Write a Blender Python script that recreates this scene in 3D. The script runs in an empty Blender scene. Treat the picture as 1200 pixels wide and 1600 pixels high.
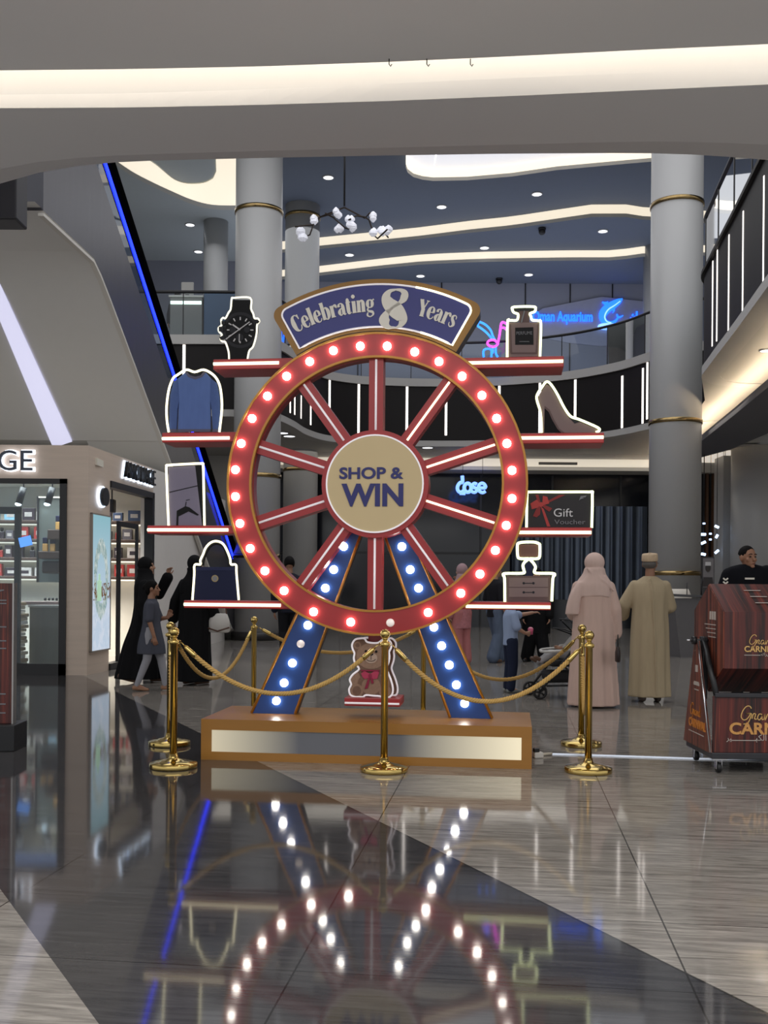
import bpy, bmesh, math, random
from mathutils import Vector, Matrix, Euler
random.seed(7)
S = bpy.context.scene
COL = S.collection
PI = math.pi
# ------------------------------------------------------------------ camera, world, light, exposure
F = 1600.0            # focal length in pixels of the 1200 x 1600 frame
HOR = 915.0           # horizon row
EYE = 1.32            # camera height in metres
ROLL = math.radians(0.45)
cam_data = bpy.data.cameras.new('camera')
cam = bpy.data.objects.new('camera', cam_data)
COL.objects.link(cam)
S.camera = cam
cam_data.sensor_fit = 'AUTO'
cam_data.sensor_width = 36.0
cam_data.lens = 36.0 * F / 1600.0
cam_data.shift_y = (HOR - 800.0) / 1600.0
cam_data.clip_end = 200
cam.matrix_world = (Matrix.Translation((0, 0, EYE)) @ Matrix.Rotation(PI / 2, 4, 'X') @ Matrix.Rotation(ROLL, 4, 'Z'))

S.view_settings.view_transform = 'Standard'
S.view_settings.look = 'None'
S.view_settings.gamma = 1
S.view_settings.use_curve_mapping = False
S.view_settings.exposure = 0.32

world = bpy.data.worlds.new('mall_ambient')
S.world = world
world.use_nodes = True
world.node_tree.nodes['Background'].inputs[0].default_value = (0.93, 0.94, 0.96, 1)
world.node_tree.nodes['Background'].inputs[1].default_value = 0.66

def area(name, loc, rot, sx, sy, power, col=(1, 1, 1), spread=None):
    d = bpy.data.lights.new(name, 'AREA')
    d.shape = 'RECTANGLE'; d.size = sx; d.size_y = sy
    d.energy = power; d.color = col
    if spread: d.spread = spread
    o = bpy.data.objects.new(name, d); COL.objects.link(o)
    o.location = loc; o.rotation_euler = rot
    return o
def spot(name, loc, target, power, ang, col=(1, 0.96, 0.9), blend=0.6, r=0.06):
    d = bpy.data.lights.new(name, 'SPOT')
    d.energy = power; d.spot_size = ang; d.spot_blend = blend; d.color = col; d.shadow_soft_size = r
    o = bpy.data.objects.new(name, d); COL.objects.link(o)
    o.location = loc
    o.rotation_euler = (Vector(target) - Vector(loc)).to_track_quat('-Z', 'Y').to_euler()
    return o
def bulb_light(name, loc, power, col=(1, 0.96, 0.9), r=0.05):
    d = bpy.data.lights.new(name, 'POINT')
    d.energy = power; d.color = col; d.shadow_soft_size = r
    o = bpy.data.objects.new(name, d); COL.objects.link(o); o.location = loc
    return o
WARM = (1.0, 0.93, 0.82); COOL = (0.80, 0.87, 1.0)
# unseen area lamps standing in for room lighting over concourse, atrium and far hall
area('near_ceiling_light', (0, 0.5, 5.15), (0, 0, 0), 10, 6, 350, (1.0, 0.99, 0.97))
area('atrium_ceiling_light', (0.5, 17, 12.6), (0, 0, 0), 15, 12, 420, (0.98, 0.98, 1.0))
area('upper_gallery_fill', (1, 30, 12.2), (0, 0, 0), 16, 5, 150, (0.95, 0.97, 1.0))  # unseen fill added to lift the dark rear pillar
area('far_hall_light', (2, 30.5, 5.4), (0, 0, 0), 14, 2.0, 60, WARM)
area('upper_hall_upfill', (3, 33, 8.6), (math.radians(180), 0, 0), 18, 7, 260, (0.78, 0.84, 1.0))  # unseen fill in mid-air, aimed up at the stepped ceiling
area('right_hall_light', (8.5, 20, 5.0), (0, 0, 0), 3, 8, 60, WARM)

# ------------------------------------------------------------------ pixel -> place helpers
def unroll(px, py):
    dx, dy = px - 600.0, py - HOR
    c, s = math.cos(ROLL), math.sin(ROLL)
    return dx * c + dy * s, -dx * s + dy * c
def ray(px, py):
    dx, dy = unroll(px, py)
    return Vector((dx / F, 1.0, -dy / F))
def at(px, py, Y):                       # the point seen at a pixel, at depth Y
    r = ray(px, py)
    return Vector((r.x * Y, Y, EYE + r.z * Y))
def onz(px, py, z):                      # the point seen at a pixel on the level z
    r = ray(px, py)
    t = (z - EYE) / r.z
    return Vector((r.x * t, t, z))
def ground(px, py): return onz(px, py, 0.0)

# ------------------------------------------------------------------ materials
def lin(c):
    def f(v):
        v /= 255.0
        return v / 12.92 if v <= 0.04045 else ((v + 0.055) / 1.055) ** 2.4
    return (f(c[0]), f(c[1]), f(c[2]), 1.0)
class NT:
    def __init__(s, m):
        s.t = m.node_tree; s.n = s.t.nodes; s.l = s.t.links
    def set(s, sock, v):
        if isinstance(v, bpy.types.NodeSocket): s.l.new(v, sock)
        elif v is not None: sock.default_value = v
    def node(s, kind, **kw):
        n = s.n.new(kind)
        for k, v in kw.items(): setattr(n, k, v)
        return n
    def math(s, op, a, b=None, c=None):
        n = s.node('ShaderNodeMath', operation=op)
        s.set(n.inputs[0], a); s.set(n.inputs[1], b)
        if c is not None: s.set(n.inputs[2], c)
        return n.outputs[0]
    def mix(s, f, a, b):
        n = s.node('ShaderNodeMix', data_type='RGBA')
        s.set(n.inputs[0], f); s.set(n.inputs[6], a); s.set(n.inputs[7], b)
        return n.outputs[2]
    def coord(s, kind='Object'):
        return s.node('ShaderNodeTexCoord').outputs[kind]
    def mapping(s, v, scale=(1, 1, 1), rot=(0, 0, 0), loc=(0, 0, 0)):
        n = s.node('ShaderNodeMapping')
        s.set(n.inputs[0], v); n.inputs[1].default_value = loc; n.inputs[2].default_value = rot; n.inputs[3].default_value = scale
        return n.outputs[0]
    def noise(s, v, scale=5, detail=3, rough=0.5, dist=0.0):
        n = s.node('ShaderNodeTexNoise')
        s.set(n.inputs['Vector'], v); n.inputs['Scale'].default_value = scale; n.inputs['Detail'].default_value = detail
        n.inputs['Roughness'].default_value = rough; n.inputs['Distortion'].default_value = dist
        return n.outputs[0]
    def ramp(s, f, a, b):
        n = s.node('ShaderNodeMapRange'); n.clamp = True
        s.set(n.inputs[0], f); n.inputs[1].default_value = a; n.inputs[2].default_value = b
        return n.outputs[0]
    def bump(s, h, strength=0.1, dist=0.01):
        n = s.node('ShaderNodeBump'); n.inputs['Strength'].default_value = strength; n.inputs['Distance'].default_value = dist
        s.set(n.inputs['Height'], h)
        return n.outputs[0]
MATS = {}
def base_mat(name):
    m = bpy.data.materials.new(name); m.use_nodes = True
    nt = NT(m); b = m.node_tree.nodes['Principled BSDF']
    MATS[name] = m
    return m, nt, b
def mat(name, col, rough=0.5, metal=0.0, spec=0.5, var=0.07, scale=6.0, emit=None, strength=0.0, stretch=(1, 1, 1), bump=0.0, coat=0.0):
    if name in MATS: return MATS[name]
    m, nt, b = base_mat(name)
    c = lin(col)
    v = nt.mapping(nt.coord(), stretch)
    n = nt.noise(v, scale, 4)
    lo = tuple(x * (1 - var) for x in c[:3]) + (1,); hi = tuple(min(1, x * (1 + var)) for x in c[:3]) + (1,)
    nt.set(b.inputs['Base Color'], nt.mix(n, lo, hi))
    b.inputs['Roughness'].default_value = rough; b.inputs['Metallic'].default_value = metal
    b.inputs['Specular IOR Level'].default_value = spec
    b.inputs['Coat Weight'].default_value = coat
    if emit:
        b.inputs['Emission Color'].default_value = lin(emit); b.inputs['Emission Strength'].default_value = strength
    if bump:
        nt.set(b.inputs['Normal'], nt.bump(n, bump))
    return m
def emis(name, col, strength):
    return mat(name, col, rough=0.4, emit=col, strength=strength, var=0.02)
def glass(name, tint=(225, 235, 240), through=0.88):
    if name in MATS: return MATS[name]
    m = bpy.data.materials.new(name); m.use_nodes = True; MATS[name] = m
    nt = NT(m); nt.n.clear()
    tr = nt.node('ShaderNodeBsdfTransparent'); tr.inputs[0].default_value = lin(tint)
    gl = nt.node('ShaderNodeBsdfGlossy'); gl.inputs['Roughness'].default_value = 0.03
    fr = nt.node('ShaderNodeFresnel'); fr.inputs[0].default_value = 1.45
    mx = nt.node('ShaderNodeMixShader'); o = nt.node('ShaderNodeOutputMaterial')
    f = nt.math('ADD', fr.outputs[0], (1 - through) * 0.08)
    nt.set(mx.inputs[0], f); nt.set(mx.inputs[1], tr.outputs[0]); nt.set(mx.inputs[2], gl.outputs[0])
    nt.set(o.inputs[0], mx.outputs[0])
    return m

white_paint = mat('white_paint', (214, 210, 203), 0.55, spec=0.3, var=0.02, scale=1.5)
grey_paint = mat('grey_paint', (176, 174, 171), 0.6, spec=0.3, var=0.03, scale=1)
warm_paint = mat('warm_paint', (200, 190, 176), 0.6, spec=0.3, var=0.02, scale=1)
black_metal = mat('black_metal', (22, 22, 25), 0.4, spec=0.5)
black_plastic = mat('black_plastic', (18, 18, 20), 0.5)
dark_steel = mat('dark_steel', (84, 84, 90), 0.32, metal=0.6, var=0.12, scale=2, stretch=(1, 4, 0.6))
chrome = mat('chrome', (205, 205, 208), 0.2, metal=1.0)
clear_glass = glass('clear_glass')
cove_face_glow = emis('cove_face_glow', (255, 242, 218), 0.60)  # cove faces glow by themselves in place of hidden strips
cove_soft = emis('cove_soft', (255, 236, 205), 0.3)
led_white = emis('led_white', (255, 246, 238), 1.6)

# ------------------------------------------------------------------ mesh building
class MB:
    def __init__(s):
        s.v = []; s.f = []; s.m = []; s.s = []
    def add(s, vs, fs, mi=0, smooth=False, xf=None):
        o = len(s.v)
        for p in vs:
            p = Vector(p)
            s.v.append(tuple(xf @ p) if xf else tuple(p))
        for f in fs:
            s.f.append(tuple(i + o for i in f)); s.m.append(mi); s.s.append(smooth)
        return s
    def box(s, x0, x1, y0, y1, z0, z1, mi=0, xf=None):
        v = [(x0, y0, z0), (x1, y0, z0), (x1, y1, z0), (x0, y1, z0), (x0, y0, z1), (x1, y0, z1), (x1, y1, z1), (x0, y1, z1)]
        f = [(0, 3, 2, 1), (4, 5, 6, 7), (0, 1, 5, 4), (1, 2, 6, 5), (2, 3, 7, 6), (3, 0, 4, 7)]
        return s.add(v, f, mi, False, xf)
    def bbox(s, x0, x1, y0, y1, z0, z1, b=0.01, mi=0, xf=None):      # chamfered box
        b = min(b, (x1 - x0) / 2.01, (y1 - y0) / 2.01, (z1 - z0) / 2.01)
        cx, cy, cz = (x0 + x1) / 2, (y0 + y1) / 2, (z0 + z1) / 2
        hx, hy, hz = (x1 - x0) / 2, (y1 - y0) / 2, (z1 - z0) / 2
        bm = bmesh.new()
        bmesh.ops.create_cube(bm, size=2)
        for v in bm.verts: v.co = Vector((v.co.x * hx, v.co.y * hy, v.co.z * hz))
        bmesh.ops.bevel(bm, geom=bm.edges[:], offset=b, segments=2, affect='EDGES', profile=0.5)
        bm.verts.index_update()
        s.add([(v.co.x + cx, v.co.y + cy, v.co.z + cz) for v in bm.verts], [[v.index for v in f.verts] for f in bm.faces], mi, False, xf)
        bm.free(); return s
    def prism(s, poly, a, b, fn=None, mi=0, mi_side=None, smooth=False):   # polygon (x, z) between depths a and b
        n = len(poly)
        ar = sum(poly[i][0] * poly[(i + 1) % n][1] - poly[(i + 1) % n][0] * poly[i][1] for i in range(n))
        if ar < 0: poly = poly[::-1]
        fn = fn or (lambda u, z, w: (u, w, z))
        vs = [fn(u, z, a) for u, z in poly] + [fn(u, z, b) for u, z in poly]
        s.add(vs, [tuple(range(n)), tuple(range(2 * n - 1, n - 1, -1))], mi)
        k = len(s.v) - 2 * n
        for i in range(n):
            j = (i + 1) % n
            s.f.append((k + i, k + n + i, k + n + j, k + j)); s.m.append(mi if mi_side is None else mi_side); s.s.append(smooth)
        return s
    def rings(s, rs, cap=True, mi=0, smooth=True, closed=False):   # list of equal-length vertex loops
        n = len(rs[0]); o = len(s.v)
        for r in rs: s.v.extend(tuple(p) for p in r)
        m = len(rs)
        for i in range(m if closed else m - 1):
            i2 = (i + 1) % m
            for j in range(n):
                j2 = (j + 1) % n
                s.f.append((o + i * n + j, o + i * n + j2, o + i2 * n + j2, o + i2 * n + j)); s.m.append(mi); s.s.append(smooth)
        if cap and not closed:
            s.f.append(tuple(o + j for j in range(n - 1, -1, -1))); s.m.append(mi); s.s.append(False)
            s.f.append(tuple(o + (m - 1) * n + j for j in range(n))); s.m.append(mi); s.s.append(False)
        return s
    def tube(s, pts, r, n=8, closed=False, mi=0, smooth=True):
        pts = [Vector(p) for p in pts]; m = len(pts); rs = []
        rad = r if isinstance(r, (list, tuple)) else [r] * m
        up = None
        for i, p in enumerate(pts):
            a = pts[i - 1] if (i > 0 or closed) else p
            b = pts[(i + 1) % m] if (i < m - 1 or closed) else p
            t = (b - a)
            t = t.normalized() if t.length > 1e-9 else Vector((0, 0, 1))
            if up is None:
                up = Vector((0, 0, 1)) if abs(t.z) < 0.9 else Vector((0, 1, 0))
            x = t.cross(up)
            if x.length < 1e-4: x = t.orthogonal()
            x.normalize(); y = x.cross(t).normalized(); up = y
            rs.append([p + (x * math.cos(2 * PI * k / n) + y * math.sin(2 * PI * k / n)) * rad[i] for k in range(n)])
        return s.rings(rs, not closed, mi, smooth, closed)
    def lathe(s, prof, n=24, c=(0, 0, 0), mi=0, smooth=True, ax='z', cap=True):
        rs = []
        for r, z in prof:
            if ax == 'z': rs.append([(c[0] + r * math.cos(2 * PI * k / n), c[1] + r * math.sin(2 * PI * k / n), c[2] + z) for k in range(n)])
            elif ax == 'y': rs.append([(c[0] + r * math.cos(2 * PI * k / n), c[1] + z, c[2] - r * math.sin(2 * PI * k / n)) for k in range(n)])
            else: rs.append([(c[0] + z, c[1] + r * math.cos(2 * PI * k / n), c[2] + r * math.sin(2 * PI * k / n)) for k in range(n)])
        return s.rings(rs, cap, mi, smooth)
    def ball(s, c, r, nu=14, nv=9, rot=None, mi=0, vmin=0.0, vmax=1.0):
        if not isinstance(r, (tuple, list)): r = (r, r, r)
        c = Vector(c); rs = []
        for i in range(nv + 1):
            a = PI * (vmin + (vmax - vmin) * i / nv)
            z, q = -math.cos(a), max(math.sin(a), 0.02)
            ring = []
            for k in range(nu):
                p = Vector((q * math.cos(2 * PI * k / nu) * r[0], q * math.sin(2 * PI * k / nu) * r[1], z * r[2]))
                if rot: p = rot @ p
                ring.append(c + p)
            rs.append(ring)
        return s.rings(rs, True, mi, True)
    def cone(s, a, b, ra, rb, n=12, mi=0):                          # tapered capsule
        a, b = Vector(a), Vector(b)
        s.tube([a, b], [ra, rb], n, mi=mi)
        s.ball(a, ra, n, 8, mi=mi); s.ball(b, rb, n, 8, mi=mi)
        return s
    def chain(s, pts, rad, n=12):
        for i in range(len(pts) - 1): s.cone(pts[i], pts[i + 1], rad[i], rad[i + 1], n)
        return s
    def ribbon(s, pts, fn, w0, w1, mi=0):       # pts: (x, z, width) in a plane; fn(u, z, w) places it
        n = len(pts); L = []; R = []
        for i in range(n):
            a = pts[max(i - 1, 0)]; b = pts[min(i + 1, n - 1)]
            dx, dz = b[0] - a[0], b[1] - a[1]; q = math.hypot(dx, dz) or 1
            nx, nz = -dz / q, dx / q; h = pts[i][2] / 2
            L.append((pts[i][0] + nx * h, pts[i][1] + nz * h)); R.append((pts[i][0] - nx * h, pts[i][1] - nz * h))
        vs = [fn(u, z, w0) for u, z in L] + [fn(u, z, w0) for u, z in R] + [fn(u, z, w1) for u, z in L] + [fn(u, z, w1) for u, z in R]
        fs = []
        for i in range(n - 1):
            fs.append((i, i + 1, n + i + 1, n + i)); fs.append((2 * n + i + 1, 2 * n + i, 3 * n + i, 3 * n + i + 1))
            fs.append((i + 1, i, 2 * n + i, 2 * n + i + 1)); fs.append((n + i, n + i + 1, 3 * n + i + 1, 3 * n + i))
        fs.append((0, n, 3 * n, 2 * n)); fs.append((n - 1, 3 * n - 1, 4 * n - 1, 2 * n - 1))
        return s.add(vs, fs, mi)
    def mesh(s, name, mats):
        me = bpy.data.meshes.new(name)
        me.from_pydata(s.v, [], s.f)
        for m in (mats if isinstance(mats, (list, tuple)) else [mats]): me.materials.append(m)
        me.polygons.foreach_set('material_index', s.m); me.polygons.foreach_set('use_smooth', s.s)
        me.update()
        return me
    def build(s, name, mats, parent=None, *a, **kw):
        return link(name, s.mesh(name, mats), parent, *a, **kw)
def tag(o, label=None, cat=None, group=None, kind=None):
    if label: o['label'] = label
    if cat: o['category'] = cat
    if group: o['group'] = group
    if kind: o['kind'] = kind
    return o
def link(name, me, parent=None, label=None, cat=None, group=None, kind=None, loc=None, rotz=None):
    o = bpy.data.objects.new(name, me); COL.objects.link(o)
    if parent is not None: o.parent = parent
    if loc is not None: o.location = loc
    if rotz is not None: o.rotation_euler = (0, 0, rotz)
    return tag(o, label, cat, group, kind)
def thing(name, label, cat, loc=(0, 0, 0), rotz=0.0, group=None):
    o = bpy.data.objects.new(name, None); COL.objects.link(o)
    o.empty_display_size = 0.1
    o.location = loc; o.rotation_euler = (0, 0, rotz)
    return tag(o, label, cat, group)
def dup(root, loc, rotz, label, group=None):
    r = root.copy(); COL.objects.link(r); r.location = loc; r.rotation_euler = (0, 0, rotz)
    r['label'] = label
    if group: r['group'] = group
    for ch in root.children:
        c = ch.copy(); COL.objects.link(c); c.parent = r
        for g in ch.children:
            d = g.copy(); COL.objects.link(d); d.parent = c
    return r
def smooth_path(pts, k=6, closed=False):                            # Catmull-Rom through points of any dimension
    n = len(pts); out = []
    rng = n if closed else n - 1
    for i in range(rng):
        p0 = pts[(i - 1) % n] if (closed or i > 0) else pts[0]
        p1 = pts[i]; p2 = pts[(i + 1) % n]
        p3 = pts[(i + 2) % n] if (closed or i + 2 < n) else pts[-1]
        for j in range(k):
            t = j / k
            out.append(tuple(0.5 * ((2 * b) + (-a + c) * t + (2 * a - 5 * b + 4 * c - d) * t * t + (-a + 3 * b - 3 * c + d) * t ** 3)
                             for a, b, c, d in zip(p0, p1, p2, p3)))
    if not closed: out.append(tuple(pts[-1]))
    return out
def text_mesh(body, height, depth=0.004, bold=0.0, align='CENTER', width=None, shear=0.0):
    """Letters as a mesh in the x-z plane facing -y, scaled so capitals are `height` tall, centred on x (or left at 0)."""
    cu = bpy.data.curves.new('txt', 'FONT'); cu.body = body; cu.size = 1.0; cu.offset = bold; cu.align_x = 'LEFT'; cu.shear = shear
    cu.extrude = depth / 2 / (height / 0.69); cu.resolution_u = 4
    o = bpy.data.objects.new('txt', cu); COL.objects.link(o)
    dg = bpy.context.evaluated_depsgraph_get()
    me = bpy.data.meshes.new_from_object(o.evaluated_get(dg))
    bpy.data.objects.remove(o); bpy.data.curves.remove(cu)
    me.materials.clear()
    xs = [v.co.x for v in me.vertices]; x0, x1 = min(xs), max(xs)
    sc = height / 0.69; sx = sc if width is None else width / (x1 - x0)
    off = -(x0 + x1) / 2 if align == 'CENTER' else -x0
    for v in me.vertices:
        x, y, z = v.co
        v.co = ((x + off) * sx, -z * sc, y * sc)
    return me
def to_mb(mb, me, xf, mi=0):
    mb.add([v.co for v in me.vertices], [tuple(p.vertices) for p in me.polygons], mi, False, xf)
    bpy.data.meshes.remove(me)
    return mb
def remesh(mb, voxel, it=4, fac=0.5):
    me = mb.mesh('tmp', [])
    o = bpy.data.objects.new('tmp', me); COL.objects.link(o)
    m = o.modifiers.new('r', 'REMESH'); m.mode = 'VOXEL'; m.voxel_size = voxel; m.use_smooth_shade = True
    if it:
        q = o.modifiers.new('s', 'SMOOTH'); q.factor = fac; q.iterations = it
    dg = bpy.context.evaluated_depsgraph_get()
    out = bpy.data.meshes.new_from_object(o.evaluated_get(dg))
    bpy.data.objects.remove(o); bpy.data.meshes.remove(me)
    out.polygons.foreach_set('use_smooth', [True] * len(out.polygons))
    return out
# ================================================================== THE SETTING
def interp(tab, x):
    if x <= tab[0][0]: a, b = tab[0], tab[1]
    elif x >= tab[-1][0]: a, b = tab[-2], tab[-1]
    else:
        for a, b in zip(tab, tab[1:]):
            if a[0] <= x <= b[0]: break
    return a[1] + (b[1] - a[1]) * (x - a[0]) / (b[0] - a[0])
def strip(mb, A, B, mi=0, flip=False, smooth=False):
    n = len(A)
    fs = [(i, i + 1, n + i + 1, n + i) for i in range(n - 1)]
    if flip: fs = [f[::-1] for f in fs]
    return mb.add(list(A) + list(B), fs, mi, smooth)
def lift(P, z): return [Vector((p[0], p[1], z)) for p in P]

# ---- floor: polished stone, dark diagonal band on pale veined tiles, grid turned 7 degrees
def floor_material():
    m, nt, b = base_mat('polished_stone')
    c = nt.coord()
    s = nt.node('ShaderNodeSeparateXYZ'); nt.set(s.inputs[0], c)
    X, Y = s.outputs[0], s.outputs[1]
    r1 = nt.math('ADD', nt.math('MULTIPLY_ADD', nt.math('SUBTRACT', Y, 7.52), 0.48, X), 0.88)      # <0: left of the right edge
    r2 = nt.math('ADD', nt.math('MULTIPLY_ADD', nt.math('SUBTRACT', Y, 3.07), 0.595, X), 0.845)    # >0: right of the left edge
    dark = nt.math('MULTIPLY', nt.math('LESS_THAN', r1, 0), nt.math('GREATER_THAN', r2, 0))
    t = nt.mapping(c, rot=(0, 0, math.radians(7)))
    ts = nt.node('ShaderNodeSeparateXYZ'); nt.set(ts.inputs[0], t)
    U, V = ts.outputs[0], ts.outputs[1]
    def joint(q, pitch, off, w):
        f = nt.math('FRACT', nt.math('DIVIDE', nt.math('ADD', q, off), pitch))
        d = nt.math('MULTIPLY', nt.math('ABSOLUTE', nt.math('SUBTRACT', f, 0.5)), pitch)
        return nt.math('GREATER_THAN', d, pitch / 2 - w)
    def cell(q, pitch, off): return nt.math('FLOOR', nt.math('DIVIDE', nt.math('ADD', q, off), pitch))
    jl = nt.math('MAXIMUM', joint(U, 1.33, 0.72, 0.0035), joint(V, 0.70, 0.06, 0.0028))
    je = nt.math('LESS_THAN', nt.math('ABSOLUTE', r1), 0.006)
    veins = nt.noise(nt.mapping(t, (0.9, 9.0, 1)), 3.2, 7, 0.62, 0.7)
    fine = nt.noise(nt.mapping(t, (3.5, 40.0, 1)), 4.0, 5, 0.6, 0.4)
    cloud = nt.noise(t, 1.1, 4)
    tone = nt.node('ShaderNodeTexWhiteNoise', noise_dimensions='2D')
    cmb = nt.node('ShaderNodeCombineXYZ'); nt.set(cmb.inputs[0], cell(U, 1.33, 0.72)); nt.set(cmb.inputs[1], cell(V, 0.70, 0.06))
    nt.set(tone.inputs['Vector'], cmb.outputs[0])
    light = nt.mix(nt.ramp(veins, 0.30, 0.70), lin((108, 103, 98)), lin((172, 166, 158)))
    light = nt.mix(nt.math('MULTIPLY', nt.ramp(fine, 0.45, 0.8), 0.45), light, lin((84, 76, 69)))
    darkc = nt.mix(nt.ramp(veins, 0.3, 0.75), lin((46, 46, 49)), lin((76, 75, 77)))
    darkc = nt.mix(nt.math('MULTIPLY', nt.ramp(cloud, 0.4, 0.8), 0.4), darkc, lin((86, 82, 79)))
    col = nt.mix(dark, light, darkc)
    col = nt.mix(nt.math('MULTIPLY', tone.outputs[0], 0.16), col, lin((60, 56, 53)))
    col = nt.mix(nt.math('MULTIPLY', nt.math('MAXIMUM', jl, je), 0.8), col, lin((26, 25, 25)))
    nt.set(b.inputs['Base Color'], col)
    nt.set(b.inputs['Roughness'], nt.math('MULTIPLY_ADD', fine, 0.035, 0.042))
    b.inputs['Specular IOR Level'].default_value = 0.28
    nt.set(b.inputs['Normal'], nt.bump(nt.noise(nt.mapping(t, (1, 3, 1)), 1.6, 3), 0.025, 0.01))
    return m
MB().box(-16, 17, -1, 42, -0.2, 0).build('floor', floor_material(), kind='structure')

# ---- near ceiling with a curved cove
def near_ceiling():
    xs = [-500, -250] + list(range(0, 1201, 60)) + [1450, 1700]
    t1 = [(0, 110), (200, 108), (400, 104), (600, 97), (800, 88), (1000, 78), (1200, 69)]
    t2 = [(0, 148), (200, 146), (400, 140), (600, 131), (800, 122), (1000, 114), (1200, 106)]
    t3 = [(0, 169), (200, 168), (400, 164), (600, 158), (800, 150), (1000, 141), (1200, 132)]
    t4 = [(-200, 310), (0, 264), (60, 253), (130, 246), (200, 242), (400, 236), (600, 231), (800, 226), (1000, 221), (1100, 222), (1200, 226), (1400, 240)]
    t5 = [(-200, 345), (0, 287), (60, 270), (130, 258), (200, 252), (400, 247), (600, 243), (800, 240), (1000, 239), (1100, 242), (1200, 250), (1400, 270)]
    c1 = [onz(x, interp(t1, x), 5.25) for x in xs]
    c2 = [onz(x, interp(t2, x), 5.25) for x in xs]
    c3 = [onz(x, interp(t3, x), 5.12) for x in xs]
    c4 = [onz(x, interp(t4, x), 5.12) for x in xs]
    c5 = [onz(x, interp(t5, x), 5.22) for x in xs]
    back = [Vector((p.x, -3, 5.25)) for p in c1]
    mb = MB()
    strip(mb, back, c1, 0, True)                       # ceiling over the viewer
    strip(mb, c1, lift(c1, 5.7), 0, True)
    strip(mb, lift(c1, 5.7), lift(c2, 5.7), 0, True)
    strip(mb, lift(c2, 5.7), c2, 0, True, True)        # lit far face of the slot
    strip(mb, c2, c3, 0, True, False)
    strip(mb, c3, c4, 0, True, True)
    strip(mb, c4, c5, 0, True, True)
    strip(mb, c5, lift(c5, 6.5), 0, True, True)
    strip(mb, lift(c5, 6.5), [Vector((p.x, -3, 6.5)) for p in c5], 0, True)
    o = mb.build('ceiling', mat('ceiling_paint', (226, 225, 226), 0.7, spec=0.2, var=0.02, scale=0.8), kind='structure')
    lb = MB()
    a = [Vector((p.x, p.y + 0.02, 5.42)) for p in c1]
    strip(lb, a, [Vector((p.x, p.y + 0.02, 5.60)) for p in c1], 0, False)
    lb.build('cove_strip', emis('cove_strip_light', (255, 244, 224), 3.0), o, label='warm white light strip hidden in the ceiling slot')
    # three little ceiling hooks by the cove
    for k, x in enumerate((608, 667, 735)):
        p = onz(x, 92, 5.25)
        h = MB().tube([(p.x, p.y, 5.25), (p.x, p.y, 5.21), (p.x + 0.012, p.y, 5.195), (p.x + 0.02, p.y, 5.21)], 0.004, 6)
        h.build('ceiling_hook', black_metal, None, ['small dark hook in the near ceiling, leftmost of three', 'small dark hook in the near ceiling, middle one of three',
                'small dark hook in the near ceiling, rightmost of three'][k], 'hook', 'hooks in the near ceiling')
near_ceiling()

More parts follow.
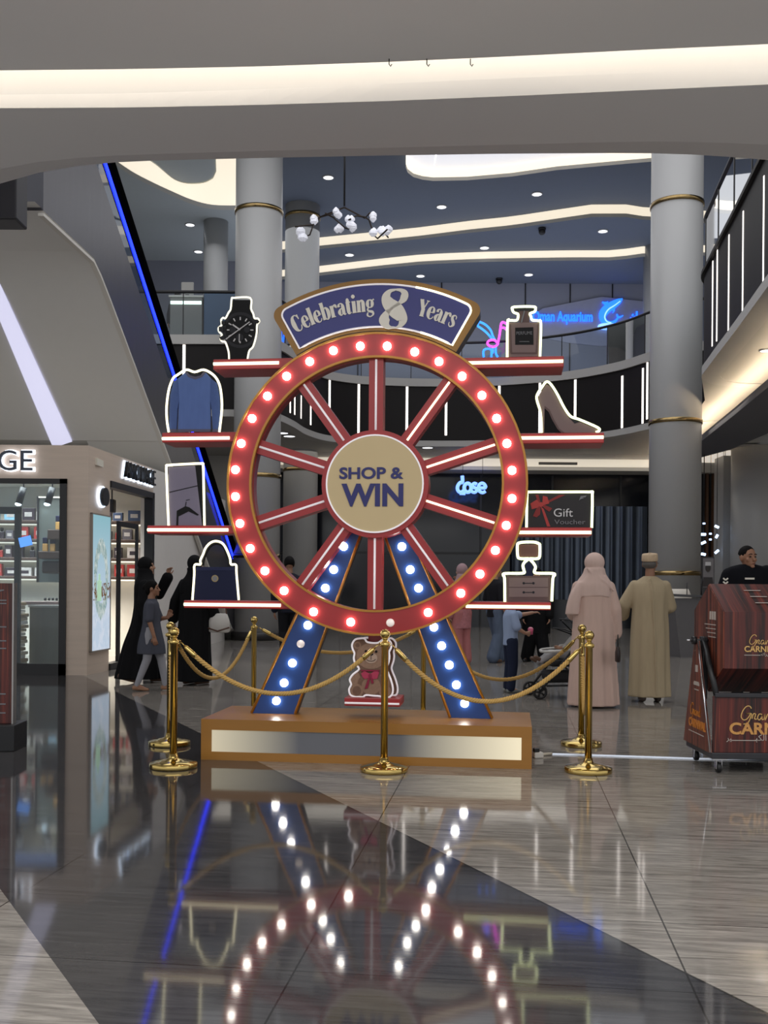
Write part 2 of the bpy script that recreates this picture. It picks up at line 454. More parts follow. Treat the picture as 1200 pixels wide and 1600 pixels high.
# ---- balconies of the upper floor
fascia_dark = mat('fascia_dark', (26, 23, 23), 0.55, spec=0.2, var=0.15, scale=1.5, stretch=(1, 1, 0.2))
ZB = [5.45, 5.62, 7.22, 7.45, 8.5]
def balcony(path, side, name, strips, inward=0.35, glass_step=1.5, capz=7.22, capm=1):
    ZB = [5.45, 5.62, capz, 7.45, 8.5]
    P = [Vector((x, y, 0)) for x, y in smooth_path(path, 5)]
    N = []
    for i in range(len(P)):
        t = (P[min(i + 1, len(P) - 1)] - P[max(i - 1, 0)]).normalized()
        N.append(Vector((-t.y, t.x, 0)) * side)
    def off(d): return [p + n * d for p, n in zip(P, N)]
    mb = MB()
    f0, f1, cap, inn = P, off(0.03), off(-0.03), off(inward)
    fl = side > 0
    strip(mb, lift(f0, ZB[0]), lift(f0, ZB[1]), 1, fl, True)
    strip(mb, lift(f0, ZB[1]), lift(f1, ZB[1]), 1, fl)
    strip(mb, lift(f1, ZB[1]), lift(f1, ZB[2]), 0, fl, True)
    strip(mb, lift(f1, ZB[2]), lift(cap, ZB[2]), capm, fl)
    strip(mb, lift(cap, ZB[2]), lift(cap, ZB[3]), capm, fl, True)
    strip(mb, lift(cap, ZB[3]), lift(inn, ZB[3]), 1, fl)
    strip(mb, lift(inn, ZB[3]), lift(inn, ZB[0]), 1, fl)
    strip(mb, lift(inn, ZB[0]), lift(f0, ZB[0]), 1, fl)
    o = mb.build(name, [fascia_dark, grey_paint], kind='structure')
    # balustrade glass in panels, seams between, rail on top
    g0 = off(0.05)
    L = [0.0]
    for a, b in zip(g0, g0[1:]): L.append(L[-1] + (b - a).length)
    def along(d):
        d = min(max(d, 0), L[-1])
        for i in range(len(L) - 1):
            if L[i] <= d <= L[i + 1]:
                q = (d - L[i]) / max(L[i + 1] - L[i], 1e-6)
                return g0[i].lerp(g0[i + 1], q), (g0[i + 1] - g0[i]).normalized()
        return g0[-1], (g0[-1] - g0[-2]).normalized()
    d = 0.0
    while d < L[-1] - 0.1:
        e = min(d + glass_step, L[-1])
        pts = [along(d + 0.012 + (e - d - 0.024) * k / 4)[0] for k in range(5)]
        g = MB(); strip(g, lift(pts, ZB[3]), lift(pts, ZB[4]), 0, fl, True)
        g.build('glass_panel', clear_glass, o)
        s = MB(); q = along(d)[0]
        s.box(q.x - 0.012, q.x + 0.012, q.y - 0.012, q.y + 0.012, ZB[3], ZB[4])
        s.build('glass_clamp_post', black_metal, o)
        d = e
    MB().tube(lift(g0, ZB[4] + 0.02), 0.04, 8).build('handrail', black_metal, o)
    for px, y0, y1 in strips:                          # upright light strips, found where the sight line meets the fascia
        best = None
        r = ray(px, (y0 + y1) / 2)
        for i in range(len(P) - 1):
            a, b = P[i], P[i + 1]
            den = (b.x - a.x) - (b.y - a.y) * r.x
            if abs(den) < 1e-6: continue
            k = (a.y * r.x - a.x) / den
            if -0.02 <= k <= 1.02:
                p = a.lerp(b, k); n = N[i]
                if p.y > 3 and (best is None or p.y < best[0].y): best = (p, n)
        if not best: continue
        p, n = best
        q = p - n * 0.0
        t = Vector((n.y, -n.x, 0)); w = min(0.034, 0.0016 * p.y)
        z0 = EYE - unroll(px, y1)[1] * p.y / F; z1 = EYE - unroll(px, y0)[1] * p.y / F
        z0, z1 = max(z0, ZB[1] + 0.02), min(z1, ZB[2] - 0.01)
        v = [q - t * w + n * 0.02, q + t * w + n * 0.02, q + t * w + n * 0.03, q - t * w + n * 0.03]
        m = MB().rings([[Vector((u.x, u.y, z0)) for u in v], [Vector((u.x, u.y, z1)) for u in v]], True, 0, False)
        m.build('light_strip', led_white, o)
    return o, P
C_PATH = [(-9.5, 25.2), (-6, 25.2), (-3.4, 25.2), (-2.75, 25.6), (-2.4, 26.8), (-2.15, 28.2), (-1.6, 29.4), (-0.4, 30.1), (1.5, 30.3), (3.5, 30.0), (5.2, 29.1), (6.3, 27.9), (6.9, 26.6), (7.4, 25.7), (8.2, 25.3)]
mid_strips = [(287, 524, 640), (455, 622, 645), (462, 615, 648), (472, 618, 654), (487, 600, 664), (516, 584, 652), (561, 590, 690), (636, 594, 686), (697, 600, 680),
              (780, 602, 625), (843, 594, 676), (898, 593, 676), (971, 587, 675), (1003, 575, 664), (1010, 566, 655)]
bal_mid, P_mid = balcony(C_PATH, 1, 'trim_1', mid_strips)
R_PATH = [(4.3, 8.0), (4.75, 11), (5.15, 13.6), (5.6, 16.4), (6.0, 19.0), (6.25, 20.2), (6.9, 20.9), (8.2, 21.1), (12, 21.2)]
right_strips = [(1096, 419, 556), (1111, 408, 541), (1118, 390, 533), (1136, 367, 518), (1158, 330, 492), (1190, 275, 450), (1230, 180, 400)]
bal_right, P_right = balcony(R_PATH, -1, 'trim_2', right_strips, capz=7.38, capm=0)

# soffits under the balconies
sof = MB()
pm = [(p.x, p.y) for p in P_mid]
def flat(mb, poly, z, down=True, mi=0):
    ar = sum(poly[i][0] * poly[(i + 1) % len(poly)][1] - poly[(i + 1) % len(poly)][0] * poly[i][1] for i in range(len(poly)))
    if (ar > 0) == down: poly = poly[::-1]
    return mb.add([(x, y, z) for x, y in poly], [tuple(range(len(poly)))], mi)
for i in range(len(pm) - 1):
    (x0, y0), (x1, y1) = pm[i], pm[i + 1]
    flat(sof, [(x0, y0), (x1, y1), (x1, 34), (x0, 34)], ZB[0] + 0.01)
    flat(sof, [(x0, y0 + .3), (x1, y1 + .3), (x1, 38), (x0, 38)], ZB[3] - 0.02, False)
sof.build('ceiling_under_balcony', mat('soffit_paint', (170, 168, 165), 0.6, spec=0.25, var=0.02), kind='structure')
sr = MB(); pr = [(p.x, p.y) for p in P_right]
for i in range(len(pr) - 1):
    if pr[i + 1][0] > 6.26: break
    (x0, y0), (x1, y1) = pr[i], pr[i + 1]
    flat(sr, [(x0, y0), (x1, y1), (14, y1), (14, y0)], ZB[0] + 0.01)
    flat(sr, [(x0 + .3, y0), (x1 + .3, y1), (14, y1), (14, y0)], ZB[3] - 0.02, False)
flat(sr, [(6.2, 20.1), (14, 20.1), (14, 34), (9.2, 34), (7.05, 22.6)], ZB[0] + 0.015)
sr.build('ceiling_right', MATS['soffit_paint'], kind='structure')
# dropped soffit with an uplight cove behind its lip, over the right hall
def right_soffit():
    z = 4.9
    L1 = [onz(x, y, z) for x, y in ((1040, 738), (1095, 690), (1148, 648), (1200, 605), (1290, 520))]
    L2 = [onz(x, y, z) for x, y in ((1040, 728), (1095, 715), (1140, 703), (1200, 677), (1290, 620))]
    L2[0] = L1[0] + Vector((0.4, 2.5, 0))
    mb = MB()
    strip(mb, L1, L2, 0, True); strip(mb, L1, lift(L1, 5.05), 0, False); strip(mb, L2, lift(L2, 5.05), 0, True)
    strip(mb, lift(L1, 5.05), lift(L2, 5.05), 0, False)
    o = mb.build('ceiling_drop_right', mat('drop_paint', (112, 111, 116), 0.6, spec=0.25, var=0.02), kind='structure')
    a = [Vector((p.x + 0.12, p.y + 0.1, 5.06)) for p in L1]
    b = [Vector((p.x + 0.22, p.y + 0.15, 5.06)) for p in L1]
    s = MB(); strip(s, a, b, 0, True); strip(s, a, b, 0, False)
    s.build('cove_strip', emis('cove_strip_right', (255, 246, 232), 5.0), o, label='warm light strip lying behind the soffit lip')
right_soffit()

# ---- round pillars with brass bands
pillar_paint = mat('pillar_paint', (168, 168, 168), 0.38, spec=0.4, var=0.025, scale=0.8)
brass_band = mat('brass_band', (150, 128, 88), 0.2, metal=1.0, var=0.35, scale=14)
def pillar(x, y, r, z0, z1, bands, name='pillar', skirt=True):
    prof = [(r, 0.0), (r, z1 - z0)]
    o = MB().lathe(prof, 48, (x, y, z0)).build(name, pillar_paint, kind='structure')
    for b in bands:
        MB().lathe([(r + 0.004, -0.05), (r + 0.022, -0.045), (r + 0.022, 0.045), (r + 0.004, 0.05)], 48, (x, y, b)).build('brass_band', brass_band, o, label='brass band around the pillar')
    if skirt:
        MB().lathe([(r + 0.005, 0.0), (r + 0.035, 0.005), (r + 0.035, 0.18), (r + 0.005, 0.2)], 48, (x, y, z0 + 0.003)).build('pillar_skirting', mat('pillar_skirt', (38, 36, 36), 0.4), o)
    return o
def zat(px, py, Y): return at(px, py, Y).z
pc = at(402, 700, 24.6); pillar(pc.x, pc.y, 0.56, 0, 13.3, [zat(402, 333, 24.6), zat(402, 745, 24.6), 2.0])
pc = at(470, 700, 31.6); pillar(pc.x, pc.y, 0.53, 0, 13.0, [zat(470, 340, 31.6), zat(470, 735, 31.6)])
pc = at(1055, 700, 23.4); pillar(pc.x, pc.y, 0.58, 0, 13.3, [zat(1060, 322, 23.4), zat(1055, 661, 23.4), zat(1055, 896, 23.4)])
pc = at(1032, 700, 34.0); pillar(pc.x, pc.y, 0.60, 0, 12.9, [zat(1012, 329, 34), zat(1012, 729, 34)])
pc = at(337, 420, 33.0); pillar(pc.x, pc.y, 0.39, 7.45, 13.0, [], skirt=False)
pc = at(1205, 800, 27.0); pillar(pc.x, pc.y, 1.02, 0, 5.0, [])
pc = at(1132, 800, 28.5); MB().box(pc.x - 0.07, pc.x + 0.14, 28.4, 29.2, 0, 5.0).build('pillar', pillar_paint, kind='structure')

# ---- upper hall: dark blue ceiling in steps, coves with their light put into glowing faces, far wall
ceil_blue = mat('ceiling_blue', (97, 104, 116), 0.7, spec=0.2, var=0.03)
def upper_ceiling():
    z1, z2, z3 = 13.0, 12.62, 12.28
    xs = [415] + list(range(438, 1005, 27)) + [1004, 1060, 1150, 1300]
    tc = [(300, 404), (438, 395), (497, 389), (590, 380), (660, 373), (730, 364), (800, 357), (848, 350), (925, 339), (980, 339), (1004, 343), (1300, 360)]
    td = [(300, 452), (438, 437), (497, 431), (590, 420), (660, 413), (730, 410), (760, 409), (888, 407), (962, 407), (1002, 401), (1300, 396)]
    c = [onz(x, interp(tc, x), z2) for x in xs]
    d = [onz(x, interp(td, x), z3) for x in xs]
    mb = MB()
    near = [Vector((p.x, 22, z1)) for p in c]
    strip(mb, near, lift(c, z1), 0, True)
    strip(mb, c, lift(d, z2), 0, True)
    strip(mb, d, [Vector((p.x, 38, z3)) for p in d], 0, True)
    flat(mb, [(c[-1].x, 22), (18, 22), (18, 38), (c[-1].x, 38)], z1)
    o = mb.build('ceiling_upper', ceil_blue, kind='structure')
    lf = MB(); flat(lf, [(-16, 22), (c[0].x, 22), (c[0].x, 38), (-16, 38)], z1); lf.build('ceiling_upper_left', mat('ceiling_grey', (176, 182, 182), 0.7, spec=0.2, var=0.03), kind='structure')
    lip = mat('cove_lip', (186, 182, 172), 0.6)
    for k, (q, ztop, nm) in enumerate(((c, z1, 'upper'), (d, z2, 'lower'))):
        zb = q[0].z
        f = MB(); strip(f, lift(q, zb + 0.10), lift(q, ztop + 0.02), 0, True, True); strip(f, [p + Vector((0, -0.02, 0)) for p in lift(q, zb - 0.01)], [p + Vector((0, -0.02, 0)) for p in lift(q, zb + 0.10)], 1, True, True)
        f.build('trim_%d' % (3 + k), [cove_face_glow, lip], kind='structure')
    # bright island cove at the right, seen past the near ceiling
    e = [(634, 262), (637, 270), (646, 277), (660, 281), (677, 283), (730, 282), (800, 276), (870, 266), (980, 256), (1040, 251)]
    P = [onz(x, y, z1 - 0.35) for x, y in e]
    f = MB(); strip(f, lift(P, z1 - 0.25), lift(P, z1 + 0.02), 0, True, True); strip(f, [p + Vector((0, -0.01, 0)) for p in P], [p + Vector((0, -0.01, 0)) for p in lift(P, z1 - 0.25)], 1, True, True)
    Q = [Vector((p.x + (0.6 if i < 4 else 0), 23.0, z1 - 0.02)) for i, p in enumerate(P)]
    strip(f, Q, lift(P, z1 - 0.02), 2, True)  # lit ceiling within the cove, its brightness given as emission
    f.build('trim_5', [cove_face_glow, lip, emis('cove_ceiling_glow', (236, 236, 240), 0.5)], kind='structure')
    # curved cove at the left
    eo = smooth_path([(170, 250), (205, 274), (235, 290), (267, 305), (300, 319), (333, 327), (376, 328)], 4)
    ei = smooth_path([(226, 246), (244, 258), (256, 268), (273, 281), (293, 287), (318, 286), (333, 279)], 4)
    A = [onz(x, y, z1 - 0.3) for x, y in eo]; B = [onz(x, y, z1 - 0.03) for x, y in ei]
    A2 = [onz(x, y - 7, z1 - 0.3) for x, y in eo]
    A2x = A2 + [onz(390, 300, z1 - 0.2), onz(390, 240, z1 - 0.1)]; Bx = B + [onz(338, 268, z1 - 0.03), onz(337, 240, z1 - 0.03)]
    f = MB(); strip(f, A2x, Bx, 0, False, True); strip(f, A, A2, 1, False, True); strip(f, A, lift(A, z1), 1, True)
    f.build('trim_6', [cove_face_glow, lip], kind='structure')
upper_ceiling()
blue_wall = mat('upper_wall_paint', (132, 134, 146), 0.55, spec=0.3, var=0.02)
wf = MB().box(-16, 18, 37, 37.2, 7.4, 13.0).build('wall_far_upper', blue_wall, kind='structure')
seam = MB()
for px in (560, 690, 821, 891, 957):
    p = at(px, 450, 36.98); seam.box(p.x - 0.02, p.x + 0.02, 36.97, 37.0, 7.5, 12.3)
seam.build('panel_seam', black_metal, wf)
MB().box(-16, -15.8, 14, 38, 0, 13).build('wall_left', grey_paint, kind='structure')
MB().box(17, 17.2, 8, 38, 0, 13).build('wall_right', grey_paint, kind='structure')

# ---- far ground floor: grey wall, bulkhead with its cove light put into a glowing face, dark shopfront with ribbed metal shutter
MB().box(-16, -3.55, 33, 33.3, 0, 5.46).build('wall_far_left', grey_paint, kind='structure')
bk = MB().box(-3.55, 17, 31.9, 33.2, 4.95, 5.46)
bko = bk.build('trim_7', white_paint, kind='structure')
MB().box(-3.5, 9, 31.86, 31.9, 5.06, 5.30).build('lit_face_glow', emis('bulkhead_glow', (236, 226, 208), 0.42), bko)  # hidden cove light on the bulkhead face, put in as emission
vent = MB()
for px in (655, 872):
    p = at(px, 716, 31.84); vent.box(p.x - 0.6, p.x + 0.6, 31.83, 31.86, 5.12, 5.2)
vent.build('air_vent', mat('vent_grey', (90, 88, 84), 0.6), bko)
dark_shop = mat('dark_shopfront', (15, 18, 26), 0.12, spec=0.5, var=0.4, scale=0.6)
sh = MB().box(-3.55, 9.0, 33.0, 33.3, 0, 5.0).build('wall_far_shopfront', dark_shop, kind='structure')
lines = MB()
for x in (-1.4, 0.9, 3.1, 5.4, 7.6): lines.box(x - 0.03, x + 0.03, 32.96, 33.0, 0, 4.9)
lines.box(-3.5, 8.9, 32.96, 33.0, 2.35, 2.42)
lines.build('window_frame', black_metal, sh)
a, b = at(800, 790, 32.8), at(1010, 938, 32.8)
rib = MB(); prof = []
n = 150
for i in range(n + 1):
    x = a.x + (b.x - a.x) * i / n
    prof.append((x, 32.8 - 0.07 * (0.5 + 0.5 * math.cos(i / n * 2 * PI * 13.5)) ** 2))
for i in range(n):
    (x0, y0), (x1, y1) = prof[i], prof[i + 1]
    rib.add([(x0, y0, b.z), (x1, y1, b.z), (x1, y1, a.z), (x0, y0, a.z)], [(0, 1, 2, 3)], 0, True)
rib.build('ribbed_shutter', mat('ribbed_metal', (86, 94, 106), 0.3, metal=0.85, var=0.2, scale=1.2), sh)
# white service wall behind the shop on the left and blue light panel in the distance
MB().box(-2.75, -2.2, 32.7, 32.95, 1.9, 4.6).build('blue_light_panel', emis('deep_blue_glow', (16, 34, 92), 0.35), sh)
# slatted dark wall at the right with wooden fins
sl = MB().box(8.9, 10.6, 29.6, 29.8, 0, 4.7).build('wall_right_slats', mat('slat_wall_dark', (12, 14, 18), 0.3), kind='structure')
fins = MB()
for x in (9.02, 9.25, 9.42, 9.68, 9.86, 10.05): fins.box(x, x + 0.07, 29.45, 29.6, 0, 4.7)
fins.build('wooden_fin', mat('wood_fin', (92, 62, 40), 0.5, var=0.2, scale=4, stretch=(6, 6, 0.6)), sl)
MB().box(8.7, 10.7, 29.2, 29.6, 4.62, 5.44).build('trim_8', grey_paint, kind='structure')
MB().box(8.8, 10.6, 29.17, 29.2, 4.9, 5.25).build('trim_9', emis('bulkhead_glow_right', (236, 226, 212), 0.5), kind='structure')  # lit bulkhead face, the light carried by its own emission

# ---- escalator on the left: dark clad truss, glass sides, blue light under the black rail
def escalator():
    def fx(y): return -3.858 + 0.06 * y
    def zb(y): return min(6.36, 6.09 - (y - 11.62) * 0.5955)            # height of the blue light line
    ys = [9.75, 10.6, 10.9, 11.15, 11.4, 11.7] + [12.2 + 0.7 * k for k in range(0, 11)] + [19.4]
    def low(y):
        q = zb(y) - 1.42 - 4.95
        return max(0.31, 4.94 + (q - math.sqrt(q * q + 0.02)) / 2)
    root = thing('escalator', 'escalator with dark cladding and a blue light line climbing above the left shop', 'escalator', (1.3 * fx(19.4), 1.3 * 19.4, 0))
    base = Vector(root.location)
    K = 1.3
    def loc(x, y, z): return Vector((x * K, y * K, EYE + (z - EYE) * K)) - base
    t = MB(); W = 1.05
    def sec(y): return [loc(fx(y), y, low(y)), loc(fx(y) - W, y, low(y)), loc(fx(y) - W, y, max(zb(y) - 0.42, 0.33)), loc(fx(y), y, max(zb(y) - 0.42, 0.33))]
    t.rings([sec(y) for y in ys], True, 0, False)
    for i in range(0, len(t.f) - 2):
        if i % 4 in (0, 1): t.m[i] = 1
    t.build('truss_cladding', [dark_steel, mat('soffit_left_paint', (222, 221, 218), 0.6, spec=0.25, var=0.015)], root)
    tr = MB(); tr.rings([[loc(fx(y) + 0.005, y, low(y) - 0.02), loc(fx(y) - 0.05, y, low(y) - 0.02), loc(fx(y) - 0.05, y, low(y) - 0.05), loc(fx(y) + 0.005, y, low(y) - 0.05)] for y in ys[:16]], True, 0, False)
    tr.build('edge_trim', white_paint, root)
    for dx, nm in ((-0.05, 'balustrade'), (-W + 0.05, 'balustrade')):
        g = MB(); strip(g, [loc(fx(y) + dx, y, zb(y) - 0.42) for y in ys[2:]], [loc(fx(y) + dx, y, zb(y)) for y in ys[2:]], 0, False)
        p = g.build('balustrade', glass('rail_glass', (190, 205, 235), 0.7), root)
        MB().tube([loc(fx(y) + dx, y, zb(y) + 0.15) for y in ys[2:]], 0.105, 8).build('handrail', mat('rubber_black', (8, 8, 9), 0.9, spec=0.0), p, label='black rubber handrail')
        if dx > -0.5: MB().tube([loc(fx(y) + dx + 0.004, y, zb(y) + 0.012) for y in ys[2:]], 0.027, 6).build('light_strip', emis('led_blue', (28, 46, 255), 3.4), p, label='bright blue light strip')
escalator()
# white sloping soffit left of the escalator with a slanted linear light
def left_soffit():
    def fx(y): return -3.858 + 0.06 * y - 0.02
    q_ = lambda y: 6.09 - (y - 11.62) * 0.5955 - 1.42 - 4.95
    zl = lambda y: 4.90 + (q_(y) - math.sqrt(q_(y) ** 2 + 0.02)) / 2
    ys = [9.6, 10.6, 10.9, 11.15, 11.4, 11.7, 12.2, 13.2, 13.9]
    K = 1.3
    R = [Vector((fx(y) * K, y * K, EYE + (zl(y) - EYE) * K)) for y in ys]
    L = [Vector((-16, p.y, p.z)) for p in R]
    mb = MB(); strip(mb, R, L, 0, False, True)
    strip(mb, [R[-1], L[-1]], [Vector((R[-1].x, 19.5, R[-1].z)), Vector((-16, 19.5, R[-1].z))], 0, True)
    o = mb.build('ceiling_left', mat('soffit_left_paint', (222, 221, 218), 0.6, spec=0.25, var=0.015), kind='structure')
    # plane through the sloping part, for the light strip
    n = (R[8] - R[6]).cross(Vector((1, 0, 0))).normalized(); p0 = R[6]
    def onp(px, py, d):
        r = ray(px, py); e = Vector((0, 0, EYE))
        t = ((p0 - e).dot(n) + d) / r.dot(n)
        return e + r * t
    s = 1 if n.z < 0 else -1
    q = [onp(-30, 378, s * 0.02), onp(-30, 430, s * 0.02), onp(83, 700, s * 0.02), onp(113, 690, s * 0.02)]
    MB().add(q, [(0, 1, 2, 3)]).build('linear_light', emis('linear_glow', (218, 218, 245), 0.62), o, label='slanted pale violet linear light')
left_soffit()
# dark hanging box at the upper left
p = onz(25, 342, 5.12)
MB().bbox(p.x - 0.7, p.x, p.y, p.y + 0.35, 5.12, 5.75, 0.02).build('hanging_speaker', mat('speaker_dark', (36, 34, 40), 0.5), None, 'dark boxy speaker hanging under the ceiling beside the escalator', 'speaker')
# ================================================================== THE WHEEL DISPLAY
TH = math.radians(7.0)
WC = at(585.5, 756, 7.75)
WO = Vector((WC.x, 7.75, 0.0))
EX = Vector((math.cos(TH), -math.sin(TH), 0)); EV = Vector((math.sin(TH), math.cos(TH), 0))
def WL(px, py, v=0.0):                   # the pixel's point on the wheel's upright plane at local depth v -> (u, z)
    r = ray(px, py); e = Vector((0, 0, EYE)); p0 = WO + EV * v
    t = (p0 - e).dot(EV) / r.dot(EV)
    p = e + r * t
    return ((p - WO).dot(EX), p.z)
def WP(pts, v=0.0): return [WL(x, y, v) for x, y in pts]
def fr(x, y, pts, s=4.615): return [(x + a / s, y + b / s) for a, b in pts]     # crop pixels -> frame pixels
def fn0(u, z, w): return (u, w, z)
red = mat('red_lacquer', (158, 44, 46), 0.34, spec=0.45, var=0.06, scale=3)
gold = mat('gold_paint', (176, 122, 44), 0.36, metal=0.25, spec=0.5, var=0.08, scale=4)
gold_dark = mat('gold_frame_paint', (136, 98, 40), 0.42, metal=0.2, var=0.08)
navy = mat('navy_lacquer', (30, 62, 124), 0.34, spec=0.45, var=0.06, scale=3)
navy_side = mat('navy_side', (44, 48, 62), 0.45)
sign_blue = mat('sign_blue', (38, 42, 118), 0.4, var=0.05)
bulb_on = emis('bulb_lit', (255, 248, 236), 16.0)
bulb_off = mat('bulb_unlit', (226, 218, 214), 0.35, emit=(226, 214, 208), strength=0.35)  # switched-off bulb, with a faint glow put into its white
neon_white = mat('neon_unlit_white', (226, 222, 226), 0.45, emit=(232, 224, 228), strength=0.28)  # switched-off tube, its pale look helped by faint emission
neon_warm = emis('neon_warm', (255, 246, 205), 1.5)
neon_lime = emis('neon_lime', (246, 255, 196), 1.5)
cream = mat('cream_face', (204, 182, 138), 0.5, var=0.05, scale=2)
ink_blue = mat('ink_blue', (34, 36, 104), 0.5)
letter_white = mat('letter_white', (226, 220, 208), 0.5)
wheel = thing('prize_wheel_display', 'giant red carnival wheel display lit with round bulbs on a gold platform', 'wheel display', WO, -TH)
MPX = (WL(785.5, 756)[0] - WL(385.5, 756)[0]) / 400.0         # metres per pixel on the wheel plane
CU, CZ = WL(585.5, 756)
RO, RI = 234.5 * MPX, 196.5 * MPX
def circ(r, n=96, cu=None, cz=None): return [((cu if cu is not None else CU) + r * math.sin(2 * PI * k / n), (cz if cz is not None else CZ) + r * math.cos(2 * PI * k / n)) for k in range(n)]
def annulus(mb, r0, r1, v0, v1, n=96, mi=0, mside=None):
    rs = []
    for r, v in ((r0, v0), (r1, v0), (r1, v1), (r0, v1)):
        rs.append([(u, v, z) for u, z in circ(r, n)])
    o = len(mb.v)
    for r in rs: mb.v.extend(r)
    for i in range(4):
        i2 = (i + 1) % 4
        for j in range(n):
            j2 = (j + 1) % n
            mb.f.append((o + i * n + j, o + i2 * n + j, o + i2 * n + j2, o + i * n + j2)); mb.m.append(mi); mb.s.append(i in (1, 3))
    return mb
# ring, gold edges, bulbs
ring = annulus(MB(), RI, RO, 0, 0.18).build('wheel_rim', red, wheel)
g = MB(); annulus(g, RO - 0.012, RO + 0.004, -0.008, 0.03); annulus(g, RI - 0.004, RI + 0.012, -0.008, 0.03)
g.build('gold_edge', gold, ring, label='thin gold edging')
def bulb(px, py, v, parent, lit=True, r=0.0315):
    u, z = WL(px, py, v)
    m = MB(); m.lathe([(r * 1.0, 0.0), (r * 0.98, -0.010), (r * 0.82, -0.022), (r * 0.5, -0.030), (0.001, -0.033)] if False else
                      [(0.001, -0.033), (r * 0.5, -0.030), (r * 0.82, -0.022), (r * 0.98, -0.010), (r, 0.004)], 18, (u, v, z), 0, True, 'y')
    m.build('bulb', bulb_on if lit else bulb_off, parent, label=None if lit else 'unlit white bulb')
RB = [(563, 541), (605, 541), (648, 550), (686, 565), (722, 588), (753, 618), (776, 654), (792, 693), (800, 735), (800, 779), (791, 821), (774, 860), (750, 897), (720, 927), (669, 957),
      (610, 973), (548, 972), (490, 956), (444, 923), (414, 892), (391, 857), (375, 818), (368, 776), (368, 734), (377, 693), (394, 654), (418, 619), (448, 588), (484, 565), (521, 548)]
for x, y in RB: bulb(x, y, 0.0, ring, (x, y) != (610, 973))
# hub with its sign
hub = MB(); hub.prism(circ(83.5 * MPX, 72), 0.0, 0.19); hubo = hub.build('hub', red, wheel)
fc = MB(); fc.prism(circ(74.5 * MPX, 72), -0.012, 0.0); fco = fc.build('hub_sign', cream, hubo)
annulus(MB(), 74.0 * MPX, 76.3 * MPX, -0.018, 0.0, 72).build('sign_edge', neon_white, hubo)
def put_text(body, px0, px1, py_base, py_cap, v, parent, material, bold=0.0, name='lettering', depth=0.006, width=True, mirror=False):
    (u0, z0), (u1, z1) = WL(px0, py_base, v), WL(px1, py_cap, v)
    me = text_mesh(body, z1 - z0, depth, bold, 'CENTER', (u1 - u0) if width else None)
    ub, zb = WL((px0 + px1) / 2, py_base, v)
    me.transform(Matrix.Translation((ub, v, zb)))
    me.materials.append(material)
    return link(name, me, parent)
put_text('SHOP &', 530, 630, 747.5, 730, -0.016, fco, ink_blue, 0.028)
put_text('WIN', 533, 630, 789.5, 756.5, -0.016, fco, ink_blue, 0.035)
# spokes with a light line each
for k in range(10):
    a = 2 * PI * k / 10
    du, dz = math.sin(a), math.cos(a)
    nu_, nz_ = dz, -du
    w = 11.2 * MPX
    r0, r1 = 80 * MPX, RI + 0.01
    P = [(CU + du * r + nu_ * s, CZ + dz * r + nz_ * s) for r, s in ((r0, -w), (r1, -w), (r1, w), (r0, w))]
    sp = MB().prism(P, 0.035, 0.165).build('spoke', red, wheel)
    lit = neon_warm if k in (1, 2, 3) else neon_white
    q = [(CU + du * r, 0.031, CZ + dz * r) for r in (84 * MPX, RI - 0.012)]
    MB().tube(q, 0.0085, 8).build('light_line', lit, sp, label='warm lit line' if k in (1, 2, 3) else 'unlit white line')
# top banner
def sector(r0, r1, a0, a1, n=28, round_=0.0):
    out = []
    def pt(r, a): return (CU + r * math.sin(a), CZ + r * math.cos(a))
    for i in range(n + 1): out.append(pt(r0, a0 + (a1 - a0) * i / n))
    if round_:
        da = round_ / r1
        for i in range(7):
            q = PI / 2 * i / 6
            out.append(pt(r1 - round_ + round_ * math.sin(q), a1 - da + da * math.cos(q)))
        for i in range(n + 1): out.append(pt(r1, a1 - da + (a0 - a1 + 2 * da) * i / n))
        for i in range(7):
            q = PI / 2 * i / 6
            out.append(pt(r1 - round_ + round_ * math.cos(q), a0 + da - da * math.sin(q)))
    else:
        for i in range(n + 1): out.append(pt(r1, a1 + (a0 - a1) * i / n))
    return out
A0 = math.radians(31.8)
def quads(mb, r0, r1, a0, a1, v0, v1, n, rnd, mi=0, ms=None):
    return mb.prism(sector(r0, r1, a0, a1, n, rnd), v0, v1, mi=mi, mi_side=ms)
bn = MB(); quads(bn, 236 * MPX, 316 * MPX, -A0, A0, -0.02, 0.16, 30, 0.075, 0, 1)
bno = bn.build('top_banner', [gold_dark, navy_side], wheel)
A1 = math.radians(29.2)
bp = MB(); quads(bp, 242 * MPX, 306 * MPX, -A1, A1, -0.034, -0.02, 30, 0.05); bpo = bp.build('banner_panel', sign_blue, bno)
ol = sector(241.5 * MPX, 307 * MPX, -A1 - 0.004, A1 + 0.004, 28, 0.055)
ol = [(u, -0.034, z) for u, z in ol]
half = [p for p in ol if p[0] > CU + 0.33]; rest = [p for p in ol if p[0] <= CU + 0.36]
MB().tube(ol, 0.0075, 6, closed=True).build('banner_outline', neon_white, bno, label='white outline tube')
i0 = [i for i, p in enumerate(ol) if p[0] > CU + 0.30]
run = [ol[i] for i in range(min(i0), max(i0) + 1)]
run = [(p[0], p[1] - 0.003, p[2]) for p in run]
MB().tube(run, 0.0085, 6).build('banner_outline', neon_warm, bno, label='lit warm outline tube at the right end')
